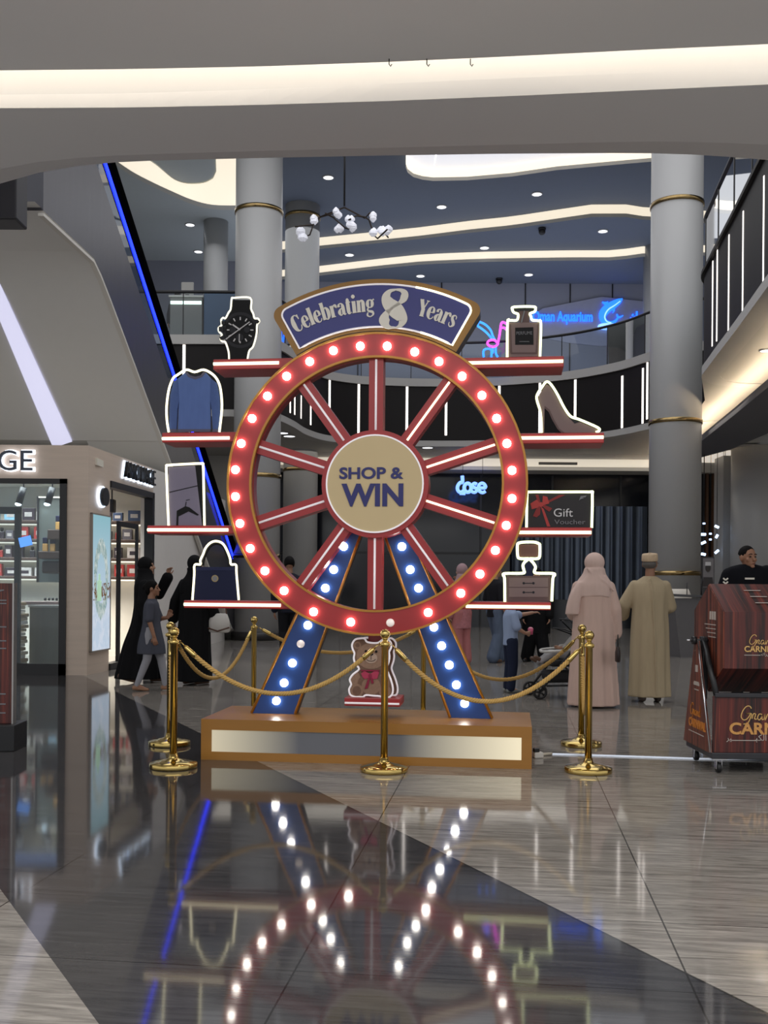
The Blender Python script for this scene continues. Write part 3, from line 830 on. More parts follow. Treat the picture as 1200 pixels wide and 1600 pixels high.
# fat-face lettering drawn stroke by stroke: (x, y, width)
GL = {
 'C': (1.12, [[(1.0, 1.02, .10), (.9, 1.26, .11), (.62, 1.38, .10), (.3, 1.2, .28), (.2, .7, .42), (.3, .2, .28), (.62, .02, .10), (.9, .14, .10), (1.04, .42, .08)], [(1.0, 1.36, .1), (1.0, .95, .1)]]),
 'e': (.97, [[(.2, .54, .08), (.84, .54, .08)], [(.8, .55, .24), (.74, .86, .2), (.5, .99, .09), (.26, .82, .24), (.2, .5, .34), (.28, .18, .27), (.54, .0, .10), (.8, .1, .08), (.88, .26, .06)]]),
 'l': (.56, [[(.27, .02, .34), (.27, 1.48, .34)], [(.0, .04, .08), (.54, .04, .08)], [(.02, 1.44, .08), (.3, 1.44, .08)]]),
 'b': (1.08, [[(.25, .02, .32), (.25, 1.48, .32)], [(.0, 1.44, .08), (.3, 1.44, .08)], [(.4, .84, .08), (.6, .99, .12), (.82, .8, .28), (.88, .5, .34), (.82, .2, .28), (.6, .01, .12), (.38, .12, .08)]]),
 'r': (.86, [[(.25, .02, .32), (.25, .98, .32)], [(.0, .04, .08), (.55, .04, .08)], [(.02, .95, .08), (.3, .95, .08)], [(.38, .72, .08), (.5, .93, .12), (.7, .96, .2), (.76, .8, .24), (.72, .74, .2)]]),
 'a': (1.02, [[(.7, .1, .3), (.7, .7, .3), (.6, .94, .14), (.4, .99, .09), (.22, .88, .2), (.22, .72, .24)], [(.62, .58, .08), (.36, .52, .14), (.2, .28, .3), (.34, .03, .12), (.6, .12, .08)], [(.7, .16, .22), (.82, .02, .1), (1.0, .08, .06)]]),
 't': (.7, [[(.28, 1.3, .1), (.28, 1.1, .3), (.28, .22, .32), (.38, .03, .14), (.62, .12, .06)], [(.04, .96, .08), (.6, .96, .08)]]),
 'i': (.56, [[(.27, .02, .34), (.27, .98, .34)], [(.0, .04, .08), (.54, .04, .08)], [(.02, .95, .08), (.3, .95, .08)], [(.27, 1.2, .1), (.27, 1.28, .3), (.27, 1.36, .34), (.27, 1.44, .3), (.27, 1.52, .1)]]),
 'n': (1.12, [[(.25, .02, .32), (.25, .98, .32)], [(.0, .04, .08), (.5, .04, .08)], [(.02, .95, .08), (.3, .95, .08)], [(.38, .74, .08), (.56, .96, .13), (.76, .84, .28), (.8, .6, .32), (.8, .02, .32)], [(.58, .04, .08), (1.05, .04, .08)]]),
 'g': (1.0, [[(.45, .98, .08), (.22, .86, .22), (.16, .64, .3), (.22, .43, .22), (.45, .32, .08), (.68, .43, .22), (.74, .64, .3), (.68, .86, .22), (.45, .98, .08)], [(.66, .88, .08), (.95, 1.0, .14)],
      [(.3, .33, .1), (.16, .16, .14), (.36, .03, .2), (.74, -.04, .24), (.84, -.24, .16), (.5, -.42, .09), (.14, -.3, .16), (.22, -.06, .1)]]),
 'Y': (1.12, [[(.16, 1.36, .34), (.58, .62, .34)], [(.98, 1.36, .1), (.62, .62, .1)], [(.6, .68, .34), (.6, .02, .34)], [(-.04, 1.34, .08), (.42, 1.34, .08)], [(.78, 1.34, .08), (1.16, 1.34, .08)], [(.34, .04, .08), (.88, .04, .08)]]),
 's': (.86, [[(.7, .72, .06), (.64, .92, .1), (.42, .99, .1), (.22, .84, .22), (.28, .64, .26), (.56, .42, .3), (.68, .22, .24), (.44, .01, .1), (.18, .1, .1), (.1, .32, .06)]]),
}
def arc_word(word, px_mid, r_px, size, v, parent, arc_deg):
    total = sum(GL[c][0] for c in word)
    mid = math.atan2(px_mid - 585.5, r_px)
    sc = math.radians(arc_deg) * r_px * MPX / total      # width per unit
    sy = size
    mb = MB(); x = 0
    for c in word:
        adv, strokes = GL[c]
        a = mid + (x + adv / 2 - total / 2) * sc / (r_px * MPX)
        cu, cz = CU + r_px * MPX * math.sin(a), CZ + r_px * MPX * math.cos(a)
        ca, sa = math.cos(a), math.sin(a)
        for k, st in enumerate(strokes):
            pts = smooth_path(st, 5) if len(st) > 2 else st
            P = []
            for px, py, w in pts:
                lx, ly = (px - adv / 2) * sc, py * sy
                P.append((cu + lx * ca + ly * sa, cz - lx * sa + ly * ca, w * sc * 1.3))
            mb.ribbon(P, fn0, v - 0.008 - 0.0004 * k, v)
        x += adv
    return mb.build('lettering', letter_white, parent)
arc_word('Celebrating', 519, 265, 0.092, -0.034, bpo, 27.6)
arc_word('Years', 684, 265, 0.092, -0.034, bpo, 13.0)
e8 = smooth_path([(690, 104, 8), (660, 113, 18), (644, 140, 38), (655, 172, 54), (690, 205, 66), (716, 236, 52), (724, 258, 36), (708, 284, 16), (680, 292, 6), (648, 284, 24), (634, 256, 46), (642, 226, 28),
                  (668, 198, 12), (706, 172, 14), (728, 150, 30), (734, 124, 30), (718, 108, 16), (690, 104, 8)], 5)
P8 = []
for x, y, w in e8:
    u, z = WL(400 + x / 3.158, 420 + y / 3.158, -0.034); P8.append((u, z, w * 1.15 / 3.158 * MPX))
MB().ribbon(P8, fn0, -0.043, -0.034).build('lettering', letter_white, bpo)
# blue legs with gold edges and bulbs
VL = 0.20
for poly, bl, off in ((((393, 1121), (461, 1121), (565, 832), (522, 832)), ((537, 854), (521.5, 890), (508.5, 919), (481, 977), (470, 1006), (457, 1036), (444, 1067), (432, 1095)), 1006),
                      (((703, 1125), (769, 1125), (640, 834), (600, 834)), ((628, 854), (641, 890), (654, 919), (678, 980), (690, 1009), (702, 1039), (713, 1070), (726, 1099)), 0)):
    P = WP(poly, VL); zt = 0.306
    P = [(u, max(z, zt)) for u, z in P]; P[0] = (P[0][0], zt); P[1] = (P[1][0], zt)
    lg = MB().prism(P, VL, VL + 0.14, mi=0, mi_side=1).build('support_leg', [navy, navy_side], wheel)
    ge = MB()
    for a, b in ((P[1], P[2]), (P[0], P[3])): ge.tube([(a[0], VL - 0.003, a[1] + 0.004), (b[0], VL - 0.003, b[1])], 0.011, 6)
    ge.build('gold_edge', gold, lg, label='gold edging strip')
    for x, y in bl: bulb(x, y, VL, lg, y != off)
# platform with a luminous front
F0 = -0.20; F1 = 0.66
uL, _ = WL(314, 1160, F0); uR, _ = WL(831, 1160, F0)
H0 = 0.306
pl = MB()
(pu0, pz0), (pu1, pz1) = WL(330, 1180, F0), WL(815, 1143, F0)
pz0, pz1 = 0.062, 0.226
pl.box(uL, uR, F0 + 0.03, F1, 0.0, H0)
pl.box(uL, uR, F0, F0 + 0.03, 0, pz0); pl.box(uL, uR, F0, F0 + 0.03, pz1, H0); pl.box(uL, pu0, F0, F0 + 0.03, pz0, pz1); pl.box(pu1, uR, F0, F0 + 0.03, pz0, pz1)
plo = pl.build('platform', mat('gold_wood', (158, 110, 48), 0.33, metal=0.1, spec=0.5, var=0.10, scale=3, stretch=(1, 6, 8)), wheel)
def light_panel_mat():
    m, nt, b = base_mat('backlit_panel')
    c = nt.coord(); s = nt.node('ShaderNodeSeparateXYZ'); nt.set(s.inputs[0], c)
    l = nt.ramp(s.outputs[0], uL + 0.75, uL + 0.08); r = nt.ramp(s.outputs[0], uR - 0.95, uR - 0.1)
    nt.set(b.inputs['Base Color'], lin((88, 92, 104)))
    b.inputs['Emission Color'].default_value = lin((255, 240, 200))
    nt.set(b.inputs['Emission Strength'], nt.math('ADD', nt.math('MULTIPLY_ADD', r, 0.64, 0.02), nt.math('MULTIPLY', l, 0.42)))
    b.inputs['Roughness'].default_value = 0.3
    return m
MB().box(pu0 - 0.01, pu1 + 0.01, F0 + 0.012, F0 + 0.031, pz0 - 0.01, pz1 + 0.01).build('light_panel', light_panel_mat(), plo, label='milky panel lit from behind at its two ends')
# shelves
def shelf(x0, x1, ytop, yline, ybot, material, inner):
    v0, v1 = 0.03, 0.34
    (u0, zt), (u1, _) = WL(x0, ytop, v0), WL(x1, ytop, v0)
    zb = WL((x0 + x1) / 2, ybot, v0)[1]
    zl = WL((x0 + x1) / 2, yline, v0)[1]
    if inner == 'r': a, b = u0, u1 + 0.10
    elif inner == 'l': a, b = u0 - 0.10, u1
    else: a, b = u0, u1
    s = MB().bbox(a, b, v0, v1, zb + 0.006, zt, 0.006).build('shelf', red, wheel)
    MB().tube([(u0 + 0.005, v0 - 0.006, zl), (u1 - 0.005, v0 - 0.006, zl)], 0.0125 if material is not neon_white else 0.008, 8).build('light_line', material, s)
    return zt
Z1 = shelf(333, 437, 561.5, 568, 578, neon_warm, 'r'); Z2 = shelf(253, 360, 676, 685, 692, neon_warm, 'r')
Z3 = shelf(230, 358, 821, 828, 835, neon_warm, 'r'); Z4 = shelf(287, 440, 938, 945, 952, neon_warm, 'r')
Y1 = shelf(727, 881, 559, 566, 576, neon_lime, 'l'); Y2 = shelf(812, 944, 677, 684, 694, neon_warm, 'l')
Y3 = shelf(809, 925, 824, 832, 838, neon_lime, 'l'); Y4 = shelf(727, 861, 940, 948, 954, neon_lime, 'l')
T1 = shelf(538, 625, 1090, 1099, 1105, neon_white, 'n')
pa, pb = WL(573, 985, 0.08), WL(601, 1092, 0.08)
MB().box(pa[0], pb[0], 0.17, 0.21, pb[1], pa[1]).build('hanger_post', red, wheel)

# ------------------------------------------------------------------ lit cut-outs standing on the shelves
VC = 0.10
class Cut:
    def __init__(s, name, label, cat, ox, oy, sc=4.615, v=VC):
        s.ox, s.oy, s.sc, s.v = ox, oy, sc, v
        s.name, s.label, s.cat = name, label, cat; s.layer = 0; s.root = None
    def pts(s, P): return [WL(s.ox + a / s.sc, s.oy + b / s.sc, s.v) for a, b in P]
    def start(s, P, zfloor, side=None):
        q = s.pts(P); u = sum(a for a, b in q) / len(q)
        o = WO + EX * u + EV * s.v; s.base = (u, zfloor)
        s.root = thing(s.name, s.label, s.cat, (o.x, o.y, zfloor), -TH, 'light-edged picture cut-outs on the wheel')
        s.zf = zfloor
    def loc(s, P): return [(a - s.base[0], max(b, s.zf + 0.0005) - s.base[1]) for a, b in s.pts(P)]
    def panel(s, P, material, name='panel', t=0.025, v0=0.0, label=None):
        return MB().prism(s.loc(P), v0, v0 + t).build(name, material, s.root, label=label)
    def art(s, items, mats, parent, name='printed_picture', lift_=0.002, label=None):
        mb = MB()
        for k, (P, mi) in enumerate(items): mb.prism(s.loc(P), -lift_ - 0.0006 * k, 0.001, mi=mi)
        return mb.build(name, mats, parent, label=label)
    def neon(s, P, material, r=0.0085, closed=False, k=4, dv=-0.006):
        q = smooth_path(s.loc(P), k, closed) if k else s.loc(P)
        return MB().tube([(a, dv, b) for a, b in q], r, 8, closed).build('neon_outline', material, s.root)
def circle_px(cx, cy, r, n=28, ry=None): return [(cx + r * math.cos(2 * PI * k / n), cy + (ry or r) * math.sin(2 * PI * k / n)) for k in range(n)]
def bar_px(x0, y0, x1, y1, w):
    dx, dy = x1 - x0, y1 - y0; q = math.hypot(dx, dy); nx, ny = -dy / q * w / 2, dx / q * w / 2
    return [(x0 + nx, y0 + ny), (x1 + nx, y1 + ny), (x1 - nx, y1 - ny), (x0 - nx, y0 - ny)]
pr_black = mat('print_black', (20, 20, 22), 0.5, spec=0.15); pr_dark = mat('print_charcoal', (42, 42, 46), 0.5, spec=0.15); pr_grey = mat('print_grey', (120, 120, 124), 0.5, spec=0.15)
pr_blue = mat('print_sweater_blue', (86, 108, 162), 0.6, spec=0.15, var=0.12, scale=30, stretch=(1, 1, 0.25)); pr_blue2 = mat('print_sweater_shade', (72, 92, 142), 0.6, spec=0.15, var=0.12, scale=30)
pr_slate = mat('print_slate', (92, 90, 108), 0.6, spec=0.15); pr_navy = mat('print_navy', (26, 30, 56), 0.45, spec=0.15); pr_taupe = mat('print_taupe', (124, 106, 104), 0.55, spec=0.15, var=0.05)
pr_taupe2 = mat('print_taupe_dark', (96, 78, 77), 0.55, spec=0.15); pr_light = mat('print_light', (196, 194, 196), 0.5, spec=0.15); pr_rose = mat('print_rose', (168, 66, 64), 0.5, spec=0.15); pr_rose2 = mat('print_rose_dark', (128, 50, 50), 0.5, spec=0.15)
pr_card = mat('print_card', (50, 48, 50), 0.5, spec=0.15); pr_brown = mat('print_brown', (110, 80, 74), 0.55, spec=0.15); pr_lilac = mat('print_lilac', (122, 116, 134), 0.55, spec=0.15)
# watch
c = Cut('watch_cutout', 'black wristwatch cut-out with a white neon outline on the top left shelf', 'sign cut-out', 220, 440)
O = [(638, 560), (634, 505), (612, 440), (590, 434), (576, 413), (586, 385), (566, 362), (562, 336), (582, 318), (584, 298), (581, 278), (595, 262), (612, 266), (634, 225), (650, 198), (657, 125), (672, 119), (790, 119), (796, 195), (812, 232), (822, 266), (846, 268), (856, 290), (840, 314), (836, 380), (812, 468), (784, 500), (771, 560)]
c.start(O, Z1)
bd = [(644, 560), (640, 500), (618, 430), (600, 390), (590, 350), (600, 300), (622, 262), (650, 215), (662, 132), (786, 132), (792, 200), (806, 240), (840, 282), (826, 380), (806, 460), (780, 495), (768, 560)]
p = c.panel(bd, pr_black)
it = [(circle_px(718, 350, 130, 40), 1), (circle_px(718, 350, 108, 36), 0)]
for k in range(12):
    a = 2 * PI * k / 12
    it.append((bar_px(718 + 72 * math.sin(a), 350 - 72 * math.cos(a), 718 + 95 * math.sin(a), 350 - 95 * math.cos(a), 8), 2))
it += [(circle_px(665, 350, 24, 20), 1), (circle_px(718, 405, 26, 20), 1), (circle_px(768, 350, 22, 20), 1), (bar_px(615, 418, 788, 292, 6), 2), (bar_px(718, 350, 664, 312, 10), 2), (bar_px(712, 438, 714, 380, 5), 2)]
it += [(bar_px(585, 300, 612, 300, 26), 1), (bar_px(566, 345, 600, 345, 34), 1), (bar_px(575, 415, 606, 400, 24), 1), (bar_px(836, 300, 852, 284, 22), 1)]
c.art(it, [pr_black, pr_dark, pr_light], p)
c.neon(O, neon_white if False else emis('neon_pale', (255, 250, 226), 0.75), 0.0075)
neon_pale = MATS['neon_pale']
# sweater
c = Cut('sweater_cutout', 'blue crew-neck sweater cut-out with a neon outline on the second left shelf', 'sign cut-out', 220, 440)
O = [(203, 1086), (190, 1000), (188, 900), (204, 780), (234, 700), (266, 674), (330, 637), (390, 653), (455, 637), (520, 670), (560, 722), (580, 800), (586, 920), (568, 1086)]
c.start(O, Z2)
torso = [(266, 700), (318, 657), (345, 690), (393, 706), (440, 690), (468, 657), (506, 700), (500, 850), (502, 1064), (268, 1064), (276, 850)]
p = c.panel(torso, pr_blue)
c.panel([(268, 698), (236, 720), (212, 820), (204, 1064), (256, 1064), (264, 920), (277, 850)], pr_blue2, 'sleeve'); c.panel([(504, 698), (546, 730), (566, 830), (574, 1064), (518, 1064), (510, 920), (499, 850)], pr_blue2, 'sleeve')
c.art([([(316, 655), (345, 690), (393, 706), (440, 690), (470, 655), (452, 652), (430, 676), (393, 686), (356, 676), (334, 652)], 0), ([(268, 1064), (502, 1064), (502, 1084), (268, 1084)], 0), ([(204, 1064), (256, 1064), (256, 1084), (206, 1084)], 0),
       ([(518, 1064), (574, 1064), (572, 1084), (518, 1084)], 0), ([(350, 662), (436, 662), (424, 676), (393, 684), (360, 676)], 1)], [pr_slate, pr_dark], p)
c.neon(O, neon_warm, 0.0095)
# lilac box with a hanger shape
c = Cut('hanger_box_cutout', 'lilac boxy picture with a dark hanger shape, neon framed, on the third left shelf', 'sign cut-out', 220, 680)
O = [(202, 652), (189, 330), (186, 226), (200, 217), (330, 209), (440, 205), (451, 220), (456, 400), (461, 652)]
c.start(O, Z3)
p = c.panel([(212, 652), (200, 232), (392, 220), (442, 652)], pr_lilac)
c.panel([(392, 220), (441, 216), (456, 652), (442, 652)], pr_black, 'dark_side')
c.art([(bar_px(206, 412, 412, 364, 6), 0), ([(256, 650), (260, 545), (322, 512), (350, 520), (420, 574), (408, 580), (345, 550), (272, 586), (270, 650)], 0), (bar_px(322, 512, 328, 480, 5), 0), (bar_px(326, 470, 352, 464, 4), 0)], [pr_black], p)
c.neon(O, neon_warm, 0.0095, k=3)
# handbag
c = Cut('handbag_cutout', 'navy handbag cut-out with an arched neon handle on the lowest left shelf', 'sign cut-out', 220, 680)
O = [(374, 1188), (387, 1010), (390, 936), (432, 932), (431, 902), (450, 860), (470, 812), (504, 776), (545, 764), (590, 780), (620, 825), (645, 888), (652, 931), (688, 936), (692, 1000), (708, 1188)]
c.start(O, Z4)
p = c.panel([(384, 1188), (400, 950), (684, 950), (700, 1188)], pr_navy)
c.art([([(400, 950), (684, 950), (686, 975), (398, 975)], 0), (circle_px(535, 1033, 25), 1), (circle_px(535, 1033, 17), 2)], [mat('print_navy_light', (36, 40, 70), 0.45, spec=0.15), mat('print_gold', (150, 134, 100), 0.4, spec=0.15), pr_grey], p)
q = smooth_path(c.loc([(446, 940), (452, 900), (470, 850), (500, 800), (545, 782), (588, 800), (612, 850), (632, 900), (636, 940)]), 4)
MB().tube([(a, 0.01, b) for a, b in q], 0.009, 8).build('handle', pr_black, c.root)
c.neon(O, neon_warm, 0.009)
# perfume
c = Cut('perfume_cutout', 'taupe perfume bottle cut-out with a lime neon outline on the top right shelf', 'sign cut-out', 700, 440, 3.75)
O = [(347, 446), (349, 240), (364, 229), (402, 228), (411, 206), (408, 190), (386, 182), (377, 165), (386, 150), (500, 148), (513, 162), (506, 178), (480, 188), (486, 206), (494, 227), (530, 231), (544, 248), (539, 440)]
c.start(O, Y1)
p = c.panel([(353, 446), (355, 240), (535, 238), (534, 446)], pr_taupe)
c.panel([(418, 240), (414, 172), (474, 172), (478, 240)], pr_taupe2, 'bottle_neck'); c.panel([(388, 174), (388, 158), (502, 156), (502, 172)], pr_dark, 'cap')
c.art([([(362, 420), (360, 250), (368, 250), (376, 415)], 0), ([(526, 248), (530, 248), (524, 420), (514, 415)], 0), ([(376, 415), (514, 415), (524, 424), (364, 424)], 0), ([(394, 271), (500, 268), (501, 370), (394, 370)], 1), (bar_px(430, 240, 448, 172, 8), 2), (bar_px(418, 352, 476, 352, 3), 3)],
      [pr_taupe2, pr_black, pr_grey, pr_grey], p)
me = text_mesh('PERFUME', 0.024, 0.002, 0.0, 'CENTER', 0.118)
tc = c.loc([(447, 312)])[0]; me.transform(Matrix.Translation((tc[0], -0.0075, tc[1]))); me.materials.append(pr_grey); link('lettering', me, p)
c.neon(O, neon_lime, 0.0095)
# shoe
c = Cut('shoe_cutout', 'grey high-heeled shoe cut-out with a lime neon outline on the second right shelf', 'sign cut-out', 700, 440, 3.75)
O = [(548, 886), (546, 822), (540, 760), (520, 692), (524, 660), (550, 620), (576, 588), (602, 602), (640, 660), (680, 738), (718, 790), (762, 806), (820, 830), (880, 858), (886, 874), (866, 884)]
c.start(O, Y2)
p = c.panel([(528, 690), (534, 662), (577, 600), (598, 614), (634, 668), (672, 745), (712, 800), (742, 832), (772, 822), (878, 866), (864, 886), (684, 886), (652, 862), (620, 806), (596, 752), (566, 728), (563, 886), (548, 886), (546, 780)], pr_taupe)
c.art([([(712, 800), (742, 832), (772, 822), (758, 812)], 0), ([(566, 728), (596, 752), (620, 806), (652, 862), (684, 886), (664, 886), (640, 862), (608, 806), (590, 764), (566, 742)], 1)], [pr_dark, pr_taupe2], p)
c.neon(O, neon_lime, 0.0095)
# gift voucher
c = Cut('voucher_cutout', 'dark gift voucher with a red bow, neon framed, on the third right shelf', 'sign cut-out', 700, 700)
O = [(566, 576), (570, 332), (582, 318), (800, 318), (1022, 318), (1040, 334), (1036, 582)]
c.start(O, Y3)
p = c.panel([(580, 576), (582, 330), (1026, 330), (1024, 576)], pr_card)
c.art([([(630, 336), (652, 336), (668, 400), (652, 405)], 1), ([(684, 400), (800, 338), (846, 338), (690, 412)], 1), ([(668, 420), (690, 440), (738, 566), (714, 566)], 0), ([(595, 400), (640, 372), (668, 405), (650, 430), (604, 442)], 0), ([(680, 400), (684, 345), (716, 352), (730, 400), (690, 412)], 0),
       ([(668, 412), (664, 480), (640, 500), (612, 492), (636, 440)], 1), ([(672, 412), (700, 412), (752, 436), (730, 460), (700, 440)], 1), (circle_px(671, 408, 17), 0), ([(944, 380), (956, 348), (1000, 344), (990, 356), (966, 358), (980, 364), (958, 368)], 2)], [pr_rose, pr_rose2, pr_grey], p)
for body, x0, x1, yb, yc, m_ in (('Gift', 762, 900, 495, 437, pr_light), ('Voucher', 766, 990, 550, 516, pr_grey)):
    L = c.loc([(x0, yb), (x1, yc)])
    me = text_mesh(body, L[1][1] - L[0][1], 0.002, 0.0, 'CENTER', L[1][0] - L[0][0])
    me.transform(Matrix.Translation(((L[0][0] + L[1][0]) / 2, -0.0085, L[0][1]))); me.materials.append(m_); link('lettering', me, p)
c.neon(O, neon_lime, 0.0098, k=3)
# dresser with lamp
c = Cut('dresser_cutout', 'brown two-drawer dresser and lamp cut-out, lime neon edge, on the lowest right shelf', 'sign cut-out', 700, 700)
O = [(410, 1112), (408, 945), (398, 918), (412, 905), (540, 903), (548, 885), (540, 850), (552, 824), (580, 800), (574, 798), (520, 797), (503, 780), (500, 702), (512, 685), (550, 679), (620, 679), (654, 690), (662, 706), (660, 784), (640, 798), (598, 798), (590, 802), (616, 830), (631, 860), (622, 892), (642, 903), (755, 905), (769, 918), (756, 942), (748, 1106)]
c.start(O, Y4)
p = c.panel([(424, 1112), (424, 922), (740, 922), (738, 1106)], pr_taupe2)
c.panel([(556, 922), (552, 850), (584, 812), (618, 850), (612, 922)], pr_navy, 'lamp_foot'); c.panel([(515, 786), (515, 696), (650, 694), (650, 784)], pr_brown, 'lamp_shade')
c.art([([(440, 936), (722, 936), (722, 1002), (440, 1002)], 0), ([(440, 1008), (722, 1008), (722, 1074), (440, 1074)], 0)] + [(circle_px(546, y, 9, 14), 1) for y in (975, 1041)] + [(circle_px(616, y, 9, 14), 1) for y in (975, 1041)] + [(bar_px(548, y, 614, y, 5), 1) for y in (975, 1041)], [pr_taupe, pr_dark], p)
c.neon(O, neon_lime, 0.0105)
# teddy bear
c = Cut('teddy_cutout', 'brown teddy bear cut-out with a pink bow on the small shelf under the wheel', 'sign cut-out', 500, 960, 6.0)
O = [(480, 266), (440, 256), (418, 226), (380, 224), (330, 236), (302, 282), (308, 326), (324, 362), (318, 410), (332, 462), (368, 512), (312, 560), (280, 610), (294, 656), (274, 700), (284, 750), (326, 790), (370, 795), (404, 780), (432, 756), (500, 762), (560, 766), (600, 788), (640, 792), (676, 750), (684, 690), (664, 610), (636, 540), (628, 500), (646, 440), (652, 390), (648, 350), (668, 310), (664, 262), (628, 228), (590, 236), (552, 262), (520, 268)]
c.start(O, T1)
fur = mat('print_fur', (146, 118, 100), 0.7, spec=0.15, var=0.22, scale=60); fur2 = mat('print_fur_dark', (118, 92, 78), 0.7, spec=0.15, var=0.22, scale=60); fur3 = mat('print_fur_light', (176, 152, 136), 0.7, spec=0.15, var=0.15, scale=60)
p = c.panel(O, fur2, t=0.02)
it = [(circle_px(350, 288, 34), 0), (circle_px(352, 290, 20), 1), (circle_px(618, 285, 36), 0), (circle_px(616, 288, 20), 1), (circle_px(480, 390, 140, 36, 122), 0), (circle_px(336, 620, 46, 28, 84), 0), (circle_px(600, 640, 54, 28, 90), 0), (circle_px(480, 655, 128, 36, 112), 1),
      (circle_px(480, 670, 88, 32, 84), 0), (circle_px(346, 716, 60, 30, 66), 0), (circle_px(346, 716, 40, 26, 46), 1), (circle_px(610, 722, 56, 30, 62), 0), (circle_px(480, 410, 60, 30, 48), 2), (circle_px(480, 372, 22, 20, 14), 3), (circle_px(432, 345, 12, 18), 3), (circle_px(528, 348, 12, 18), 3),
      (bar_px(480, 384, 480, 425, 4), 3)] + [(bar_px(x0, y0, x1, y1, 4), 3) for x0, y0, x1, y1 in ((438, 420, 455, 434), (455, 434, 480, 438), (480, 438, 505, 434), (505, 434, 522, 420))] + \
     [([(386, 552), (420, 530), (470, 556), (468, 590), (424, 606), (404, 590)], 4), ([(474, 556), (520, 524), (556, 540), (540, 600), (500, 606), (472, 590)], 4), (circle_px(472, 574, 18), 5), ([(455, 590), (474, 590), (450, 690), (420, 696)], 5), ([(474, 590), (492, 590), (506, 640), (486, 650)], 5), ([(386, 520), (560, 520), (556, 532), (390, 532)], 5)]
c.art(it, [fur, fur2, fur3, pr_black, mat('print_pink', (176, 66, 92), 0.5, spec=0.15), mat('print_pink_dark', (140, 46, 70), 0.5, spec=0.15)], p)
c.neon(O, neon_white, 0.0075, closed=True, k=3)
# the cut-out behind it on the same shelf faces the other way
O2 = [(x + 44, y - 4) for x, y in O]
b = Cut('teddy_cutout', 'second teddy bear cut-out back to back behind the front one', 'sign cut-out', 500, 960, 6.0, v=0.24)
b.start(O2, T1); b.panel(O2, fur2, t=0.02); b.neon(O2, neon_white, 0.0075, closed=True, k=3)
